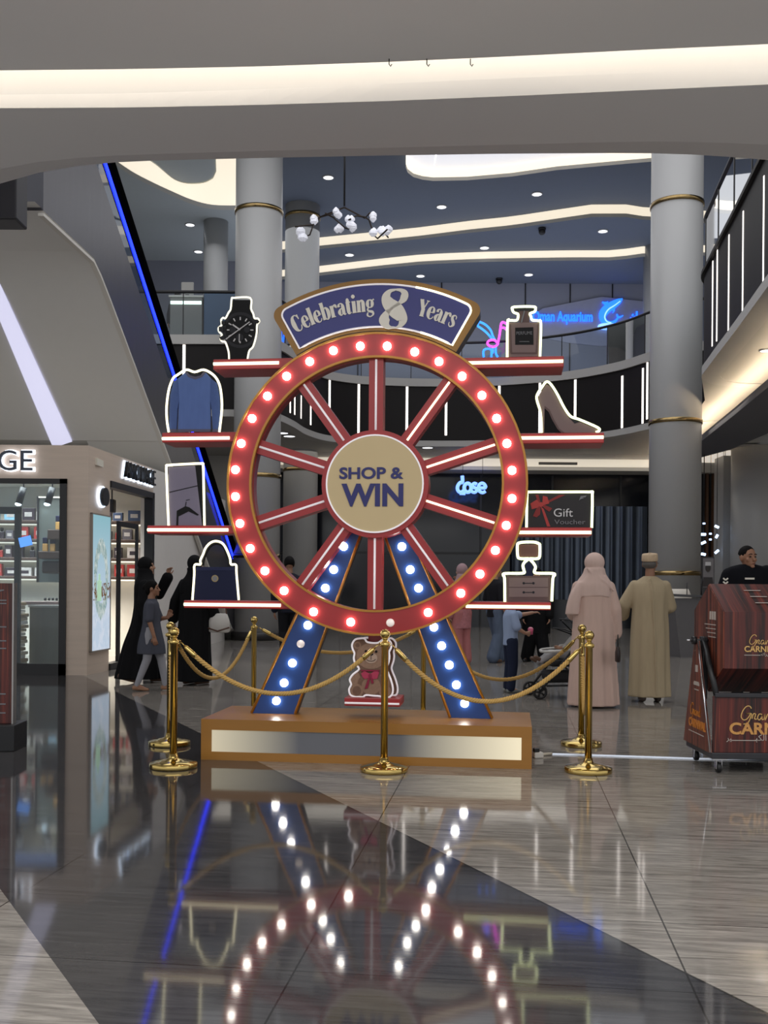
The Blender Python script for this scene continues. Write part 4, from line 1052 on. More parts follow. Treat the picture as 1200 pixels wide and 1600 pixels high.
# ================================================================== PERFUME SHOP ON THE LEFT
FY = 14.7
CX = at(137, 900, FY).x
SD = Vector((0.094, 1.0, 0)).normalized()
def sideX(t): return CX + SD.x * t
def sp(t, z, out=0.0):                   # point on the shop's side face, t metres back from the corner, out metres towards the aisle
    return Vector((CX, FY, 0)) + SD * t + Vector((SD.y, -SD.x, 0)) * out + Vector((0, 0, z))
stone_clad = mat('shop_cladding', (204, 186, 170), 0.5, var=0.12, scale=2.2, stretch=(0.6, 0.6, 9), bump=0.03)
inner_wall = mat('shop_inner_wall', (226, 220, 206), 0.6, var=0.02)
TOP = 3.30
def shop_shell():
    fr0, fr1 = at(0, 900, FY).x - 2.0, at(104, 900, FY).x            # glazed front opening
    zt = zat(60, 748, FY)
    w = MB()
    w.box(fr1, CX, FY, FY + 0.30, 0, TOP); w.box(-11, fr1, FY, FY + 0.25, zt, TOP)
    # side face: solid pier with the advert, header over the door, wall beyond
    def slab(t0, t1, z0, z1, th=0.22):
        a, b = sp(t0, 0), sp(t1, 0); n = Vector((-SD.y, SD.x, 0)) * th
        w.rings([[a + Vector((0, 0, z)), b + Vector((0, 0, z)), b + n + Vector((0, 0, z)), a + n + Vector((0, 0, z))] for z in (z0, z1)], True, 0, False)
    slab(0, 0.86, 0, TOP); slab(0.86, 2.92, 2.86, TOP)
    o = w.build('wall_shop_front', stone_clad, kind='structure')
    v = MB()
    def slab2(t0, t1, z0, z1, th=0.22):
        a, b = sp(t0, 0), sp(t1, 0); n = Vector((-SD.y, SD.x, 0)) * th
        v.rings([[a + Vector((0, 0, z)), b + Vector((0, 0, z)), b + n + Vector((0, 0, z)), a + n + Vector((0, 0, z))] for z in (z0, z1)], True, 0, False)
    slab2(2.92, 3.6, 0, TOP)
    a, b = sp(3.6, 0), Vector((-3.76, 24.2, 0)); n = Vector((-0.2, 0, 0))
    v.rings([[q + Vector((0, 0, z)) for q in (a, b, b + n, a + n)] for z in (0, TOP)], True, 0, False)
    v.build('wall_left_aisle', mat('aisle_wall', (212, 208, 204), 0.55, var=0.03), kind='structure')
    # black frame of the glazed front
    f = MB()
    f.box(fr1 - 0.10, fr1, FY - 0.03, FY + 0.06, 0, zt); f.box(-11, fr1, FY - 0.03, FY + 0.06, zt - 0.07, zt); f.box(-11, fr1, FY - 0.03, FY + 0.06, 0, 0.16)
    xm = at(24, 900, FY).x
    fo = f.build('window_1', black_metal, kind='structure')
    MB().box(-11, fr1 - 0.1, FY + 0.01, FY + 0.02, 0.16, zt - 0.07).build('pane', clear_glass, fo)
    # inner door frame behind the glass
    d = MB(); z2 = zat(10, 796, FY)
    d.box(xm - 0.03, xm + 0.05, FY + 0.03, FY + 0.10, 0.16, z2); d.box(-11, xm + 0.05, FY + 0.03, FY + 0.10, z2 - 0.06, z2 + 0.04)
    d.build('door_1', black_metal, kind='structure')
    # side door frame
    s = MB()
    def post(t0, t1, z0, z1, o0=-0.12, o1=0.03):
        a, b, c_, e = sp(t0, 0, o0), sp(t1, 0, o0), sp(t1, 0, o1), sp(t0, 0, o1)
        s.rings([[q + Vector((0, 0, z)) for q in (a, b, c_, e)] for z in (z0, z1)], True, 0, False)
    post(0.86, 2.92, 2.78, 2.88); post(2.82, 2.92, 0, 2.86); post(1.34, 1.44, 0, 2.30, -0.07, -0.03); post(1.44, 2.27, 2.22, 2.30, -0.07, -0.03); post(0.86, 2.92, 0, 0.10)
    post(2.21, 2.27, 0, 2.3, -0.07, -0.03)
    s.build('door_2', black_metal, kind='structure')
    # room behind
    r = MB()
    r.box(-11, -4.15, 18.6, 18.7, 0, TOP); r.box(-11, -10.9, FY, 18.7, 0, TOP); r.box(-11, -4.2, FY + 0.25, 18.7, 3.05, 3.15)
    r.build('wall_shop_back', inner_wall, kind='structure')
    area('shop_ceiling_light', (-7.0, 16.9, 3.0), (0, 0, 0), 4.4, 2.6, 420, (1, 0.96, 0.9), math.radians(115))
    # shop ceiling seen through the window top, its lit look put in as emission
    MB().box(-10, -4.9, 15.2, 16.2, 2.94, 3.0).build('ceiling_shop', emis('shop_ceiling_glow', (150, 175, 235), 0.55), kind='structure')
    return fr1, zt
fr1, zt = shop_shell()
halo = emis('halo_white', (235, 242, 255), 1.5)
halo_blue = emis('halo_cool', (214, 232, 255), 1.7)
letter_dark = mat('letter_dark', (58, 66, 82), 0.4)
def shop_sign():
    h = 0.285
    o = at(54, 735, FY - 0.07)
    root = thing('shop_sign', 'large halo-lit shop name letters over the shop window, cut off by the left edge', 'sign', (o.x, o.y, o.z))
    for me, mt, nm, y in ((text_mesh('AMOUAGE', h, 0.02, 0.035, 'LEFT', 2.12), halo, 'halo_letters', 0.03), (text_mesh('AMOUAGE', h, 0.03, 0.0, 'LEFT', 2.06), letter_dark, 'letter_faces', 0.0)):
        me.transform(Matrix.Translation((-2.12 if nm == 'halo_letters' else -2.09, y, 0))); me.materials.append(mt); link(nm, me, root)
    p = sp(1.32, 2.98, 0.07)
    ang = math.atan2(SD.y, SD.x)
    r2 = thing('shop_sign', 'small dark shop name letters with a cool halo above the shop side door', 'sign', p, ang)
    for me, mt, nm, y in ((text_mesh('AMOUAGE', 0.27, 0.02, 0.03, 'LEFT', 1.5), halo_blue, 'halo_letters', 0.05), (text_mesh('AMOUAGE', 0.25, 0.05, 0.0, 'LEFT', 1.46), mat('letter_black', (20, 22, 26), 0.4), 'letter_faces', 0.0)):
        me.transform(Matrix.Translation((0.0, y, 0.0 if nm == 'halo_letters' else 0.01))); me.materials.append(mt); link(nm, me, r2)
    # round emblem
    q = sp(0.46, 2.60, 0.045)
    r3 = thing('round_emblem', 'round black emblem with a white halo above the lit advert panel', 'sign', q, ang)
    MB().lathe([(0.16, 0.0), (0.16, 0.03)], 32, (0, 0.0, 0), 0, False, 'y').build('halo_ring', halo_blue, r3)
    MB().lathe([(0.135, -0.05), (0.135, 0.0)], 32, (0, 0.0, 0), 0, False, 'y').build('disc', MATS['letter_black'], r3)
    # advert light box
    def advert_mat():
        m, nt, b = base_mat('advert_picture')
        c = nt.coord(); s = nt.node('ShaderNodeSeparateXYZ'); nt.set(s.inputs[0], c)
        X, Z = s.outputs[0], s.outputs[2]
        nz = nt.noise(nt.mapping(c, (5, 1, 3)), 2.2, 6, 0.65, 1.2)
        nd = nt.noise(nt.mapping(c, (8, 1, 1.4)), 3, 5, 0.6, 2.0)
        d = nt.math('SQRT', nt.math('ADD', nt.math('POWER', nt.math('DIVIDE', nt.math('SUBTRACT', X, 0.36), 0.27), 2.0), nt.math('POWER', nt.math('DIVIDE', nt.math('SUBTRACT', Z, 1.05), 0.56), 2.0)))
        ringm = nt.math('LESS_THAN', nt.math('ABSOLUTE', nt.math('SUBTRACT', d, nt.math('MULTIPLY_ADD', nd, 0.5, 0.6))), 0.20)
        col = nt.mix(nt.ramp(Z, 0.7, 2.0), lin((206, 224, 244)), lin((150, 200, 212)))
        col = nt.mix(nt.math('MULTIPLY', nt.ramp(nz, 0.45, 0.6), nt.math('LESS_THAN', Z, 0.72)), col, lin((225, 235, 250)))
        col = nt.mix(ringm, col, nt.mix(nt.ramp(nz, 0.35, 0.65), lin((120, 160, 160)), lin((232, 240, 236))))
        low = nt.math('MULTIPLY', nt.math('LESS_THAN', nt.math('ABSOLUTE', nt.math('SUBTRACT', Z, 0.86)), 0.13), nt.math('GREATER_THAN', nz, 0.52))
        col = nt.mix(low, col, lin((120, 88, 60)))
        nt.set(b.inputs['Emission Color'], col); b.inputs['Emission Strength'].default_value = 0.62
        b.inputs['Base Color'].default_value = (0.02, 0.02, 0.02, 1); b.inputs['Roughness'].default_value = 0.25
        return m
    a = sp(0.09, 0.34, 0.0)
    r4 = thing('advert_light_box', 'tall lit pale blue perfume advert on the shop corner pier', 'light box', a, ang)
    MB().box(0, 0.72, -0.03, 0.0, 0, 1.98).build('picture', advert_mat(), r4)
    fm = MB(); fm.box(-0.02, 0, -0.04, 0, -0.02, 2.0); fm.box(0.72, 0.74, -0.04, 0, -0.02, 2.0); fm.box(-0.02, 0.74, -0.04, 0, 1.98, 2.0); fm.box(-0.02, 0.74, -0.04, 0, -0.02, 0.0)
    fm.build('frame', mat('light_box_frame', (150, 140, 130), 0.4), r4)
    b = MB(); b.bbox(0.20, 0.36, -0.037, -0.03, 0.72, 1.02, 0.004); b.bbox(0.25, 0.31, -0.037, -0.03, 1.02, 1.12, 0.004)
    b.build('pictured_bottle', emis('advert_bottle', (168, 205, 176), 0.55), r4)
shop_sign()
# shelves with boxes and bottles
shelf_wood = mat('shelf_wood', (60, 44, 36), 0.5, var=0.15, scale=3)
SHZ = [zat(40, 813, 18.3), zat(40, 842, 18.3), zat(40, 871, 18.3), zat(40, 900, 18.3)]
back_glow = emis('shelf_light', (255, 244, 224), 0.95)
shn = ['top', 'second', 'third', 'lowest']
box_cols = [(52, 44, 50), (88, 84, 90), (40, 36, 40), (176, 170, 166), (58, 72, 98), (150, 52, 48), (126, 168, 190), (60, 52, 56)]
pal = [mat('carton_%s' % n_, c_, 0.35, var=0.4, scale=14) for n_, c_ in zip(('plum', 'grey', 'coal', 'ivory', 'navy', 'red', 'sky', 'umber'), box_cols)]
lab_pal = ['plum', 'grey', 'charcoal', 'ivory', 'navy', 'red', 'sky blue', 'umber']
kits = {}
for xa, xb, where in ((-7.6, -5.75, 'seen through the shop window'), (-5.15, -4.32, 'seen through the shop side door')):
    for k, z in enumerate(SHZ):
        r = thing('display_shelf', '%s lit dark shelf board %s' % (shn[k], where), 'shelf', ((xa + xb) / 2, 18.4, z), 0, 'lit shop shelves')
        w = (xb - xa) / 2
        MB().bbox(-w, w, -0.17, 0.19, -0.05, 0.0, 0.008).build('board', shelf_wood, r)
        MB().box(-w + 0.03, w - 0.03, 0.10, 0.14, -0.075, -0.05).build('light_strip', back_glow, r)
        x = xa + 0.10; j = 0
        while x < xb - 0.16:
            rnd = random.Random(int(k * 97 + j * 13 + xa * 100))
            ci = (k * 3 + j * 2 + rnd.randint(0, 2)) % 8
            wd = rnd.choice((0.13, 0.17, 0.22)); hh = rnd.choice((0.15, 0.19, 0.22))
            if rnd.random() < 0.68 or k == 0:
                m = MB().bbox(-wd / 2, wd / 2, -0.05, 0.05, 0, hh, 0.006)
                m.bbox(-wd / 2 * 0.6, wd / 2 * 0.6, -0.053, -0.049, hh * 0.3, hh * 0.66, 0.001, 1)
                link('perfume_carton', m.mesh('perfume_carton', [pal[ci], pal[3] if ci != 3 else pal[0]]), None, '%s perfume carton on the %s lit shelf %s' % (lab_pal[ci], shn[k], where), 'box', 'perfume cartons on the %s shelf %s' % (shn[k], where), loc=(x + wd / 2, 18.33, z))
            else:
                wd = 0.11
                t = thing('perfume_bottle', '%s perfume bottle on the %s lit shelf %s' % (lab_pal[ci], shn[k], where), 'bottle', (x + wd / 2, 18.33, z), 0, 'perfume bottles on the %s shelf %s' % (shn[k], where))
                MB().bbox(-0.045, 0.045, -0.03, 0.03, 0, 0.13, 0.012).build('flacon', pal[ci], t)
                MB().lathe([(0.018, 0.13), (0.018, 0.145), (0.026, 0.147), (0.028, 0.19), (0.012, 0.2)], 12).build('stopper', black_plastic, t)
            x += wd + rnd.choice((0.03, 0.06, 0.10)); j += 1
# mirror niche with three bottles
r = thing('display_niche', 'tall grey mirrored niche with dark ledges beside the lit shelves', 'display', (0, 0, 0))
a, b = at(61, 776, 16.9), at(99, 910, 16.9)
MB().box(a.x, b.x + 0.2, 16.9, 17.0, b.z, a.z).build('mirror_back', mat('niche_mirror', (122, 126, 120), 0.16, metal=0.5, var=0.1), r)
MB().box(a.x - 0.02, b.x + 0.2, 16.88, 16.9, a.z - 0.02, a.z).build('light_strip', back_glow, r)
MB().box(a.x - 0.02, a.x, 16.86, 17.0, b.z, a.z).build('side_panel', black_metal, r)
zl1, zl2 = zat(90, 828, 16.8), zat(80, 862, 16.8)
x1, x2, x3 = at(77, 830, 16.8).x, at(64, 862, 16.8).x, at(100, 862, 16.8).x
MB().bbox(x1, x3, 16.7, 16.9, zl1 - 0.16, zl1, 0.01).build('ledge', shelf_wood, r); MB().bbox(x2, x3, 16.66, 16.9, zl2 - 0.12, zl2, 0.01).build('ledge', shelf_wood, r)
z3, z4 = zat(80, 877, 16.8), zat(80, 896, 16.8)
MB().bbox(at(68, 880, 16.8).x, at(96, 880, 16.8).x, 16.7, 16.9, z4, z3, 0.03).build('leather_block', mat('dark_leather', (44, 34, 32), 0.45), r)
for px, z, n_ in ((91, zl1, 'topmost'), (71, zl2, 'left'), (82.5, zl2, 'right')):
    p = at(px, 850, 16.77)
    t = thing('perfume_bottle', '%s navy-capped amber perfume bottle on a ledge of the mirrored niche' % n_, 'bottle', (p.x, 16.77, z))
    MB().bbox(-0.042, 0.042, -0.03, 0.03, 0, 0.13, 0.012).build('flacon', mat('amber_flacon', (196, 150, 86), 0.15, spec=0.7), t)
    MB().bbox(-0.04, 0.04, -0.03, 0.03, 0.135, 0.23, 0.008).build('stopper', pr_navy if 'pr_navy' in globals() else black_plastic, t)
# counter, folded stack, small bottles
p0, p1 = at(50, 945, 15.7), at(97, 1040, 15.7)
r = thing('display_counter', 'grey veined stone display counter with a white top behind the shop window', 'counter', ((p0.x + p1.x) / 2, 16.0, 0))
w = (p1.x - p0.x) / 2 + 0.04
MB().bbox(-w, w, -0.3, 0.3, 0, p0.z - 0.04, 0.008).build('body', mat('counter_stone', (128, 124, 112), 0.4, var=0.25, scale=2, stretch=(4, 1, 0.6)), r)
MB().bbox(-w - 0.02, w + 0.02, -0.32, 0.32, p0.z - 0.04, p0.z, 0.008).build('top', white_paint, r)
MB().box(-w, w, -0.32, -0.30, 0.02, 0.06).build('kick_light', back_glow, r)
for k, px in enumerate((70, 76, 82, 88, 94)):
    q = at(px, 935, 16.1)
    t = thing('tester_bottle', 'small black-capped tester bottle on the stone counter, one of a row of five', 'bottle', (q.x, 16.12, p0.z), 0, 'tester bottles on the stone counter')
    MB().lathe([(0.028, 0), (0.03, 0.01), (0.03, 0.055), (0.012, 0.06)], 12).build('flacon', mat('clear_flacon', (214, 206, 190), 0.15), t); MB().lathe([(0.018, 0.06), (0.02, 0.065), (0.02, 0.1), (0.005, 0.105)], 12).build('cap', black_plastic, t)
q0, q1 = at(22, 940, 15.5), at(47, 1042, 15.5)
st = MB(); zz = 0.06; rnd = random.Random(5); n = 17
for k in range(n):
    h = (q0.z - 0.06) / n; d = rnd.uniform(-0.03, 0.03)
    st.bbox(-0.34 + d, 0.16 + d * 0.5 + rnd.uniform(-.02, .03), -0.22 + d, 0.22, zz, zz + h * rnd.uniform(0.8, 0.98), 0.012, k % 3); zz += h
st.build('layered_stone_plinth', [mat('plinth_cream', (206, 196, 176), 0.5, var=0.2, scale=10), mat('plinth_ochre', (150, 128, 96), 0.55, var=0.3, scale=10), mat('plinth_white', (220, 220, 222), 0.4, var=0.1)], None, 'plinth of layered rough pale slabs beside the stone counter', 'plinth', loc=((q0.x + q1.x) / 2 - 0.14, 15.42, 0))
tr = at(60, 938, 15.9)
t = MB().bbox(-0.32, 0.32, -0.16, 0.16, 0, 0.05, 0.006).build('flat_gift_box', mat('dusty_pink', (150, 124, 120), 0.5), None, 'flat dusty pink gift box lying on the stone counter', 'box', loc=((p0.x + p1.x) / 2 - 0.12, 15.9, p0.z + 0.0), rotz=0.2)
# track lights
for px, py, n_ in ((34, 772, 'left'), (79, 772, 'right')):
    q = at(px, py, 16.3)
    t = thing('track_spotlight', '%s of two black cylinder spotlights behind the shop window' % n_, 'spotlight', (q.x, 16.3, q.z + 0.05))
    MB().tube([(0.03, 0, 0.05), (-0.03, -0.05, -0.21)], 0.055, 12).build('housing', black_metal, t); MB().ball((-0.034, -0.056, -0.215), (0.052, 0.052, 0.03), 12, 6).build('lens', emis('spot_lens', (240, 250, 255), 4.0), t)
    MB().tube([(0.03, 0, 0.05), (0.03, 0, 0.15)], 0.012, 6).build('stem', black_metal, t)
for k, tt in enumerate((1.05, 1.45, 1.85, 2.3)):
    q = sp(tt, 2.62, -0.5)
    t = thing('track_spotlight', '%s in the row of four black spotlights inside the shop side door' % ('first', 'second', 'third', 'fourth')[k], 'spotlight', q)
    MB().bbox(-0.05, 0.05, -0.09, 0.09, -0.12, 0.1, 0.02).build('housing', black_metal, t, label=None); MB().tube([(0, 0, 0.1), (0, 0, 0.42)], 0.012, 6).build('stem', black_metal, t)
# hanging blue tag on the glass
q = at(40, 846, FY + 0.0)
MB().bbox(-0.09, 0.09, -0.008, 0.0, -0.07, 0.07, 0.003, 0, Matrix.Rotation(math.radians(-14), 4, 'Y')).build('window_sticker', emis('sticker_blue', (96, 160, 255), 0.65), None, 'bright blue tilted square sticker on the shop window', 'sticker', loc=(q.x, FY - 0.004, q.z))  # sticker is no lamp, its brightness is put in as emission

# ---- poster stand at the left edge
q = ground(12, 1178)
r = thing('poster_stand', 'dark red event poster on a black block base at the left edge', 'poster stand', (-2.88, 8.0, 0), 0.03)
MB().bbox(-1.0, 0.0, 0.0, 0.32, 0, 0.205, 0.006).build('base', mat('stand_black', (26, 26, 29), 0.45), r)
def poster_mat(name, vertical=True):
    m, nt, b = base_mat(name)
    c = nt.coord(); mp = nt.mapping(c, (0.25, 7, 0.25) if 'orange' in name else (7, 0.25, 0.25))
    n1 = nt.noise(mp, 3.2, 5, 0.6, 0.3); n2 = nt.noise(nt.mapping(c, (0.5, 20, 0.5) if 'orange' in name else (20, 0.5, 0.5)), 3.0, 3)
    col = nt.mix(nt.ramp(n1, 0.36, 0.62), lin((26, 13, 14)), (lin((132, 66, 46)) if 'orange' in name else lin((96, 38, 32))))
    col = nt.mix(nt.math('MULTIPLY', nt.ramp(n2, 0.58, 0.72), 0.55), col, lin((148, 70, 48)))
    nt.set(b.inputs['Base Color'], col); b.inputs['Roughness'].default_value = 0.38
    return m
curtain = poster_mat('curtain_print')
pn = MB().bbox(-0.95, -0.045, 0.10, 0.16, 0.205, 1.315, 0.004).build('poster_board', curtain, r)
MB().box(-0.052, -0.040, 0.09, 0.17, 0.205, 1.318).build('edge_strip', mat('alu_edge', (170, 168, 166), 0.35, metal=0.8), r)
lt = MB()
lt.ribbon(smooth_path([(-0.30, 1.225, .01), (-0.22, 1.215, .03), (-0.17, 1.25, .02), (-0.12, 1.262, .008)], 5), lambda u, z, w: (u, w, z), 0.096, 0.1)
for z, w in ((1.18, 0.24), (1.155, 0.24), (0.97, 0.16), (0.86, 0.09), (0.80, 0.12), (0.44, 0.2), (0.36, 0.24), (0.29, 0.2)): lt.box(-0.10 - w, -0.10, 0.095, 0.1, z - 0.005, z + 0.005)
lt.build('printed_lines', pr_grey if 'pr_grey' in globals() else grey_paint, pn)
# ================================================================== ROPE BARRIER
brass = mat('polished_brass', (196, 170, 104), 0.12, metal=1.0, var=0.05, scale=2)
def stanchion_meshes():
    b = MB().lathe([(0.168, 0.0), (0.170, 0.006), (0.170, 0.030), (0.166, 0.036), (0.10, 0.050), (0.045, 0.064), (0.034, 0.075), (0.030, 0.10)], 40)
    p = MB().lathe([(0.0255, 0.09), (0.0255, 0.885), (0.034, 0.888), (0.036, 0.898), (0.036, 0.912), (0.028, 0.918), (0.018, 0.926), (0.016, 0.94)], 24)
    k = MB().lathe([(0.016, 0.0), (0.024, 0.006), (0.020, 0.012)], 20, (0, 0, 0.936)).ball((0, 0, 0.975), 0.036, 20, 12)
    rg = MB()
    for a in range(4):
        c_, s_ = math.cos(a * PI / 2 + 0.4), math.sin(a * PI / 2 + 0.4)
        rg.tube([(0.034 * c_ + 0.012 * (c_ * math.cos(q) ), 0.034 * s_ + 0.012 * (s_ * math.cos(q)), 0.903 + 0.012 * math.sin(q)) for q in [2 * PI * i / 10 for i in range(10)]], 0.0025, 5, True)
    return [('base', b.mesh('base', brass)), ('post', p.mesh('post', brass)), ('ball_finial', k.mesh('ball_finial', brass)), ('hook_ring', rg.mesh('hook_ring', brass))]
spots = [(271, 1201, 'front left brass stanchion, at the dark floor band'), (265, 1166, 'brass stanchion just behind the front left one'), None, (600, 1207, 'brass stanchion in front of the middle of the gold platform'), None,
         (908, 1167, 'brass stanchion just behind the front right one'), (919, 1208, 'front right brass stanchion on the pale tiles')]
SP = []
root0 = None
for k, s_ in enumerate(spots):
    if s_: p = ground(s_[0], s_[1] - 2); lab = s_[2]
    elif k == 2: q = at(397, 1000, 10.0); p = Vector((q.x, 10.0, 0)); lab = 'brass stanchion at the back, left of the blue left leg'
    else: q = at(662, 1000, 10.0); p = Vector((q.x, 10.0, 0)); lab = 'brass stanchion at the back, beside the blue right leg'
    SP.append(p)
    if root0 is None:
        root0 = thing('rope_stanchion', lab, 'stanchion', p, 0, 'brass stanchions round the wheel')
        for nm, me in stanchion_meshes(): link(nm, me, root0)
    else: dup(root0, p, 0.3 * k, lab)
rope_m = mat('gold_rope', (196, 160, 96), 0.75, spec=0.2, var=0.18, scale=60)
FL, RL, BL, CF, BR, RR, FR = SP
def rope(a, b, sag, label, mid=0.5):
    a = Vector((a.x, a.y, 0.90)); b = Vector((b.x, b.y, 0.90))
    d = (b - a); h = Vector((d.x, d.y, 0)).normalized()
    a = a + h * 0.05; b = b - h * 0.05; d = b - a
    n = 120
    def P(t):
        s_ = 1 - (2 * t - 1) ** 2
        return a + d * t + Vector((0, 0, -sag * s_))
    L = sum((P((i + 1) / n) - P(i / n)).length for i in range(n))
    root = thing('barrier_rope', label, 'rope', a, 0, 'twisted gold ropes round the wheel')
    st = MB(); turns = L / 0.075
    for k in range(3):
        pts = []
        for i in range(n + 1):
            t = 0.06 + 0.88 * i / n; p = P(t); tg = (P(min(1, t + .01)) - P(max(0, t - .01))).normalized()
            x = tg.cross(Vector((0, 0, 1)))
            x = x.normalized() if x.length > 1e-3 else Vector((1, 0, 0)); y = x.cross(tg)
            q = 2 * PI * (turns * i / n + k / 3)
            pts.append(p + (x * math.cos(q) + y * math.sin(q)) * 0.0108 - a)
        st.tube(pts, 0.0086, 7)
    st.build('twisted_strands', rope_m, root)
    for t0, t1 in ((0.0, 0.065), (1.0, 0.935)):
        m = MB(); m.tube([P(t0) - a, P(t0 * .7 + t1 * .3) - a], 0.005, 8); m.tube([P(t0 * .75 + t1 * .25) - a, P(t0 * .6 + t1 * .4) - a, P(t1) - a, P(t1 + (t1 - t0) * .15) - a], [0.008, 0.017, 0.02, 0.018], 12)
        m.build('end_ferrule', brass, root)
rope(FL, CF, 0.36, 'gold rope across the front left, from corner stanchion to middle stanchion')
rope(CF, FR, 0.40, 'gold rope across the front right, from middle stanchion to corner stanchion')
rope(FR, RR, 0.55, 'short gold rope between the two right stanchions')
rope(FL, RL, 0.62, 'short gold rope between the two left stanchions')
rope(RL, BL, 0.42, 'gold rope sagging from the left stanchions to the back left stanchion')
rope(BL, BR, 0.24, 'gold rope along the back, behind the wheel')
rope(BR, RR, 0.42, 'gold rope along the back right, behind the right leg')

# ================================================================== power strip, cable
p = ground(842, 1184)
r = thing('power_adapter', 'white power adapter with a black plug on the floor beside the platform', 'adapter', (p.x, p.y, 0), 0.2)
MB().bbox(-0.045, 0.03, -0.03, 0.03, 0, 0.045, 0.008).build('housing', white_paint, r); MB().bbox(-0.045, 0.0, -0.02, 0.02, 0.045, 0.075, 0.006).build('plug', black_plastic, r)
a = [ground(x, y) for x, y in ((834, 1182), (862, 1180))]; b_ = [ground(x, y) for x, y in ((862, 1179), (960, 1182), (1080, 1186), (1230, 1190), (1400, 1196))]
rb = MB()
for pts, w in ((b_, 0.022),):
    L = [p + Vector((0, -w, 0.001)) for p in pts]; R = [p + Vector((0, w, 0.001)) for p in pts]; M = [p + Vector((0, 0, 0.012)) for p in pts]
    strip(rb, L, M, 0, False, True); strip(rb, M, R, 0, False, True)
rb.build('floor_cable_cover', mat('cable_cover', (180, 186, 196), 0.25, metal=0.7), None, 'thin silvery cable cover running across the floor to the right', 'cable cover')
MB().tube([p + Vector((0, 0, 0.012)) for p in a], 0.012, 6).build('cable_end', mat('cable_cream', (206, 196, 178), 0.5), None, 'short cream cable end joining the adapter to the cable cover', 'cable')

